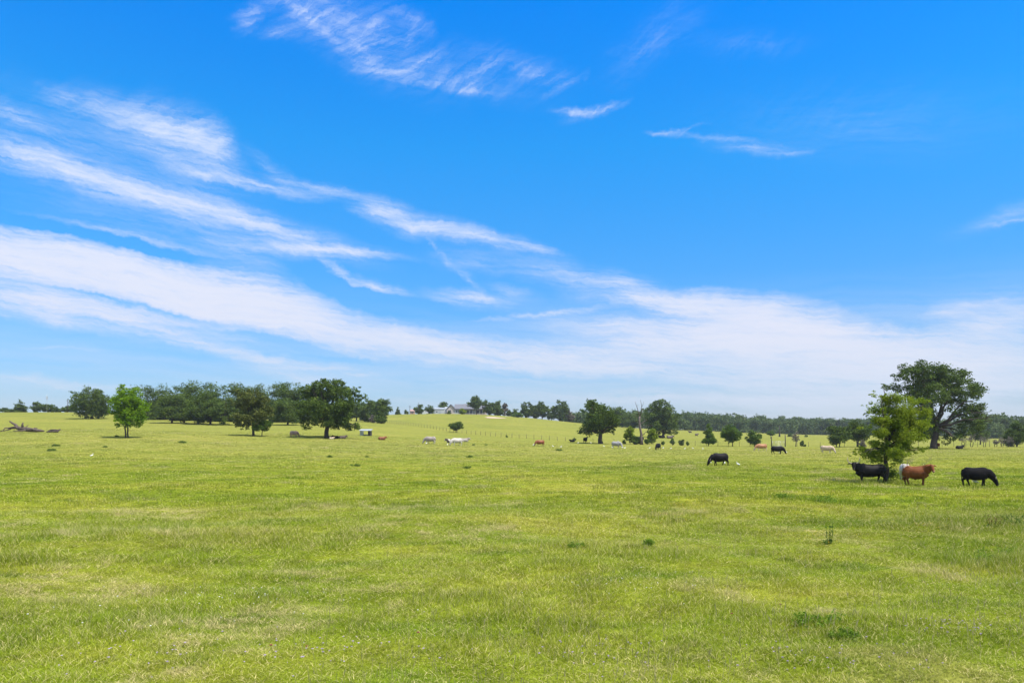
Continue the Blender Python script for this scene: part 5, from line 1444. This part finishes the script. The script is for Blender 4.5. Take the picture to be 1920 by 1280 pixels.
def gable_roof(mb, x0, x1, y0, y1, z0, z1, over=0.4, t_=0.18, axis='x'):
    if axis == 'x':
        ym = (y0 + y1) / 2
        A_ = [(x0 - over, y0 - over, z0 - .12), (x1 + over, y0 - over, z0 - .12), (x1 + over, ym, z1), (x0 - over, ym, z1), (x1 + over, y1 + over, z0 - .12), (x0 - over, y1 + over, z0 - .12)]
    else:
        xm = (x0 + x1) / 2
        A_ = [(x0 - over, y1 + over, z0 - .12), (x0 - over, y0 - over, z0 - .12), (xm, y0 - over, z1), (xm, y1 + over, z1), (x1 + over, y0 - over, z0 - .12), (x1 + over, y1 + over, z0 - .12)]
    B_ = [(x, y, z + t_) for x, y, z in A_]
    v = A_ + B_
    mb.poly(v, [(3, 2, 1, 0), (6, 7, 8, 9), (5, 4, 2, 3), (9, 8, 10, 11), (0, 1, 7, 6), (4, 5, 11, 10), (1, 2, 8, 7), (2, 4, 10, 8), (3, 0, 6, 9), (5, 3, 9, 11)])


def gable_wall(mb, x0, x1, y0, y1, z0, z1, axis='x'):
    if axis == 'x':
        ym = (y0 + y1) / 2
        v = [(x0, y0, -0.6), (x1, y0, -0.6), (x1, y1, -0.6), (x0, y1, -0.6), (x0, y0, z0), (x1, y0, z0), (x1, y1, z0), (x0, y1, z0), (x0, ym, z1 - .1), (x1, ym, z1 - .1)]
        mb.poly(v, [(0, 1, 5, 4), (2, 3, 7, 6), (1, 2, 6, 9, 5), (3, 0, 4, 8, 7)])
    else:
        xm = (x0 + x1) / 2
        v = [(x0, y0, -0.6), (x1, y0, -0.6), (x1, y1, -0.6), (x0, y1, -0.6), (x0, y0, z0), (x1, y0, z0), (x1, y1, z0), (x0, y1, z0), (xm, y0, z1 - .1), (xm, y1, z1 - .1)]
        mb.poly(v, [(0, 1, 5, 8, 4), (2, 3, 7, 9, 6), (1, 2, 6, 5), (3, 0, 4, 7)])


DH = 450.0
hm = DH / F
hx0 = (836 - 960) * hm
hz0 = tz((870 - 960) * hm, DH)
hr = empty('farm_house', (hx0, DH, hz0)); tag(hr, 'long low house with grey gabled roof and white porch posts on the far hill', 'house')
top = lambda py: EYE + (HZ - py) * hm - hz0
def hX(px): return (px - 836) * hm
mb = MB(); gable_wall(mb, hX(838), hX(853), -1.0, 10, top(767), top(758.8), 'y'); gable_wall(mb, hX(852), hX(912), 1.2, 9.5, top(767), top(758.5), 'x'); mb.build('wall', M['stone'], hr, False)
mb = MB(); gable_roof(mb, hX(838), hX(853), -1.0, 10, top(767), top(758.2), 0.5, .2, 'y'); mb.build('roof', M['roof_grey'], hr, False)
mb = MB(); gable_roof(mb, hX(853), hX(912), -1.2, 9.5, top(766.6), top(757.6), 0.4, .22, 'x')
rf = mb.build('roof', M['roof_grey'], hr, False)
mb = MB(); mb.box((hX(870), 3.5, top(759)), (hX(872.5), 4.6, top(756.4))); mb.build('chimney', M['stone'], rf, False)
mb = MB(); mb.box((hX(852.5), -0.95, -0.5), (hX(864), 1.15, top(767.8))); mb.build('front_wing', M['siding'], hr, False)
for x_ in (855.5, 859.5):
    mb = MB(); mb.box((hX(x_), -1.0, 0.9), (hX(x_ + 2.2), -0.93, 2.2)); f_ = mb.build('window', M['glass'], hr, False)
    mb = MB(); mb.box((hX(x_) - .08, -1.03, 0.82), (hX(x_ + 2.2) + .08, -1.005, 0.9)); mb.build('sill', M['white'], f_, False)
mb = MB(); mb.box((hX(841), -1.06, 1.2), (hX(846), -1.003, 2.3)); mb.build('window', M['glass'], hr, False)
for x_ in (866, 873.5, 880, 886, 892, 899, 905, 911):
    mb = MB(); mb.box((hX(x_) - .14, -0.95, -0.4), (hX(x_) + .14, -0.67, top(767.6))); mb.build('porch_post', M['white'], hr, False)
for x_ in (869, 877, 884, 896, 903):
    mb = MB(); mb.box((hX(x_) - .7, 1.10, 0.7), (hX(x_) + .7, 1.17, 2.2)); mb.build('window', M['glass'], hr, False)
mb = MB(); mb.box((hX(889) - .55, 1.08, 0), (hX(889) + .55, 1.17, 2.15)); mb.build('door', M['white'], hr, False)
mb = MB(); mb.box((hX(865), -1.1, -0.6), (hX(913), 1.15, -0.02)); mb.build('porch_floor', M['stone'], hr, False)
# white barn
bx0 = (810.5 - 960) * hm; bz = tz((820 - 960) * hm, DH - 4)
br = empty('white_barn', (bx0, DH - 4, bz)); tag(br, 'long white barn with a shallow pale roof left of the farm house', 'barn')
bw = 23.5 * hm; bt = lambda py: EYE + (HZ - py) * (DH - 4) / F - bz
mb = MB(); gable_wall(mb, 0, bw, 0, 6, bt(766.3), bt(764.2), 'x'); mb.build('wall', M['siding'], br, False)
mb = MB(); gable_roof(mb, 0, bw, 0, 6, bt(766.3), bt(764.0), 0.2, .12, 'x'); mb.build('roof', M['roof_metal'], br, False)
for x_ in (1.2, 4.6):
    mb = MB(); mb.box((x_, -0.06, 0), (x_ + 0.9, -0.005, 1.7)); mb.build('door', M['galv'], br, False)
mb = MB(); mb.box((2.7, -0.06, 0.9), (3.6, -0.005, 1.5)); mb.build('window', M['glass'], br, False)
# garage between
gx = (832.5 - 960) * hm
g_ = empty('garage', (gx, DH + 6, bz)); tag(g_, 'small grey roofed garage squeezed between the white barn and the house', 'garage')
mb = MB(); gable_wall(mb, 0, 4.2, 0, 5, bt(766.8), bt(761.5), 'x'); mb.build('wall', M['siding'], g_, False)
mb = MB(); gable_roof(mb, 0, 4.2, 0, 5, bt(766.8), bt(761.5), 0.3, .15, 'x'); mb.build('roof', M['roof_metal'], g_, False)
# pale red cottage
cx = (767.5 - 960) * hm; cz = tz(cx, DH)
c_ = empty('cottage', (cx, DH + 4, cz)); tag(c_, 'tiny pale red cottage on the skyline left of the barn', 'cottage')
ct = lambda py: EYE + (HZ - py) * (DH + 4) / F - cz
mb = MB(); gable_wall(mb, 0, 2.4, 0, 4, ct(770.5), ct(767.5), 'x'); mb.build('wall', M['redbrick'], c_, False)
mb = MB(); gable_roof(mb, 0, 2.4, 0, 4, ct(770.5), ct(767.5), 0.25, .15, 'x'); mb.build('roof', M['redbrick'], c_, False)
mb = MB(); mb.box((0.9, -0.05, 0.4), (1.5, -0.004, 1.3)); mb.build('window', M['glass'], c_, False)
# white van
vp = place(795.5, 441)
v_ = empty('parked_van', vp, R(4)); tag(v_, 'white van parked on the skyline left of the white barn', 'van')
mb = MB()
prof = [(-2.3, 0.35), (2.3, 0.35), (2.3, 0.95), (1.75, 1.15), (1.15, 1.85), (0.9, 1.95), (-2.15, 1.95), (-2.3, 1.7)]
n_ = len(prof)
mb.poly([(x, -0.9, z) for x, z in prof] + [(x, 0.9, z) for x, z in prof], [tuple(range(n_)), tuple(reversed(range(n_, 2 * n_)))] + [((i + 1) % n_, i, i + n_, (i + 1) % n_ + n_) for i in range(n_)])
bd = mb.build('body', M['white'], v_, False)
mb = MB(); mb.poly([(1.08, -.91, 1.75), (1.62, -.91, 1.18), (0.6, -.91, 1.18), (0.6, -.91, 1.75), (1.08, -.905, 1.75), (1.62, -.905, 1.18), (0.6, -.905, 1.18), (0.6, -.905, 1.75)], [(3, 2, 1, 0), (4, 5, 6, 7)]); mb.build('window', M['glass'], v_, False)
for x_ in (-1.5, 1.5):
    for y_ in (-.88, .72):
        mb = MB(); mb.tube([(x_, y_, .34), (x_, y_ + .18, .34)], [.34, .34], 14); mb.build('wheel', M['tyre'], v_)

# ------------------------------------------------------------------ weeds


def weed(name, label, px, py, h, wd, lm, n, size, group=None, stems=0, cat='plant', D=None, squash=1.0):
    rg = np.random.default_rng(int(px * 7 + py))
    p = at(px, py) if D is None else place(px, D)
    root = empty(name, p); tag(root, label, cat, group)
    if stems:
        for i in range(stems):
            a = (i / max(1, stems - 1) - 0.5) * wd * 0.9 if stems > 1 else 0
            hh = h * (0.7 + 0.3 * rg.random())
            top_ = Vector((a, rg.normal() * wd * .15, hh)); b0 = Vector((a * 0.3, 0, -0.03))
            mb = MB(); mb.tube([b0, b0.lerp(top_, .5) + Vector((a * .12, 0, 0)), top_], [.010, .008, .004], 5); st = mb.build('stem', M['weed'], root)
            bl = [(b0.lerp(top_, f).x, b0.lerp(top_, f).y, b0.lerp(top_, f).z, wd * .07, wd * .07, h * .12) for f in (.5, .65, .8, .93)]
            me, _ = leaves('seed_head', bl, n // stems, size * .7, rg, 1, 5, .8, .1); link('seed_head', me, M[lm], root)
        bl = [(0, 0, h * .12, wd * .5, wd * .35, h * .14)]
        me, _ = leaves('foliage', bl, n // 2, size * 1.6, rg, 1, 9, .6, .3, slim=.4); link('foliage', me, M['weed'], root)
    else:
        bl = [(rg.normal() * wd * .2, rg.normal() * wd * .15, h * (.35 + .2 * rg.random()), wd * .28, wd * .28, h * .4) for _ in range(6)]
        me, _ = leaves('foliage', bl, n, size, rg, 1, 6, .7, .2, slim=.45); link('foliage', me, M[lm], root)


WG = 'dark weed clumps dotted over the pasture'
for px, py, h, wd, lab in [(103, 836.5, .30, 1.1, 'dark weed clump, upper one of the pair at the far left'), (95.5, 845.5, .30, 1.0, 'dark weed clump, lower one of the pair at the far left'), (344.5, 830.5, .38, 1.3, 'dark mound of weeds below the left half of the grove'),
                           (219, 818.5, .22, .5, 'small dark weed left of the vivid green tree trunk'), (198.5, 838.5, .16, .8, 'faint flat weed clump below the vivid green tree'), (1048, 845, .30, .9, 'dark weed tuft in the open grass below the ridge clump'),
                           (890, 834.5, .22, .7, 'small weed right of the white grazing cow'), (911, 834.5, .20, .6, 'second small weed right of the white grazing cow'), (950, 820, .75, .6, 'dark pointed weed on the fence line right of the lone tree'),
                           (881, 857.5, .30, .7, 'small dark weed in open grass below the lone tree'), (874.5, 878, .22, .6, 'dark weed in the lumpy grass in mid field'), (666, 874, .24, .8, 'dark leafy weed in the lumpy grass, largest there'),
                           (618, 857, .18, .6, 'small dark weed above the lumpy grass'), (688, 857.5, .16, .4, 'tiny dark weed right of the small one above the lumpy grass'), (1216, 1026, .26, .22, 'bright green leafy weed in the middle of the near meadow')]:
    weed('weed_clump', lab, px, py, h, wd, 'sward_weed' if px == 1216 else 'weed', 420, 0.05 if py > 860 else 0.09, WG)
weed('dock_weed', 'tall dark dock plant with three spikes, standing alone in the meadow', 1556, 1020, .72, .30, 'weed', 150, .030, stems=3)
weed('dock_weed', 'rusty brown seeded dock plants near the right edge', 1862, 992, .60, .55, 'rust_seed', 170, .028, stems=6)
weed('dock_weed', 'dark green leafy dock plants at the right edge', 1900, 985, .50, .8, 'weed', 190, .034, stems=5)
# bare twigs behind the brown cow and the shrubby growth at the young tree
tw = empty('bare_bush', place(1703, 52.0)); tag(tw, 'leafless grey twiggy bush behind the reddish brown cow', 'bush')
mb = MB(); rg = np.random.default_rng(5)
for i in range(16):
    a = rg.uniform(-1, 1); e = Vector((a * 1.6 + 0.4, rg.normal() * .4, 1.2 + rg.random() * .75))
    s0 = Vector((-0.3 + rg.normal() * .15, rg.normal() * .1, 0)); md = s0.lerp(e, .5) + Vector((0, 0, .12))
    mb.tube([s0, md, e], [.016, .010, .004], 5)
    for q in range(3):
        e2 = md.lerp(e, .3 + .3 * q) ; e3 = e2 + Vector((rg.normal() * .25, rg.normal() * .2, .15 + rg.random() * .2)); mb.tube([e2, e3], [.006, .003], 4)
mb.build('twigs', M['dead'], tw)
weed('undergrowth', 'leafy undergrowth between the young tree trunk and the white cow', 1676, 906, 1.1, .8, 'fresh', 900, .06, cat='plant', D=51.5)

LP = 'leafy weed clumps in the near meadow'
for px, py, h, wd, lm, lab in [(1522, 1172, .20, .62, 'sward_weed', 'broad leafy green clump low in the near meadow, right of centre'), (1590, 1200, .15, .40, 'sward_weed', 'smaller leafy clump just right of the broad leafy one'), 
                                
                                (1080, 1030, .20, .55, 'sward_weed', 'dull green weed clump above the white flowers in the middle'), (1545, 942, .30, 1.6, 'sward_weed', 'long dark band of taller weeds in mid meadow'),
                               (1462, 936, .30, 1.1, 'sward_weed', 'dark taller weeds at the left end of the weed band'), (1845, 1052, .22, .8, 'sward_weed', 'dark green weed mound near the right edge'), (1890, 1040, .26, .9, 'sward_weed', 'second dark weed mound right of the first near the right edge')]:
    weed('leafy_weed', lab, px, py, h, wd, lm, 380, 0.034 if py > 1000 else 0.05, LP)

# ------------------------------------------------------------------ the air between here and the far woods
def build_haze(density):
    mb = MB()
    mb.box((-1500, -400, -3.0), (1500, 1500, 60.0))
    o = mb.build('haze', None, smooth=False)
    m = bpy.data.materials.new('haze'); m.use_nodes = True
    t = NT(m.node_tree); m.node_tree.nodes.clear()
    v = t.n('ShaderNodeVolumePrincipled')
    v.inputs['Color'].default_value = (0.86, 0.92, 1.0, 1)
    v.inputs['Density'].default_value = density
    v.inputs['Anisotropy'].default_value = 0.2
    oo = t.n('ShaderNodeOutputMaterial'); t.l(v.outputs[0], oo.inputs['Volume'])
    o.data.materials.append(m)
    tag(o, 'thin pale summer haze lying over the whole pasture', kind='stuff')


build_haze(0.00013)
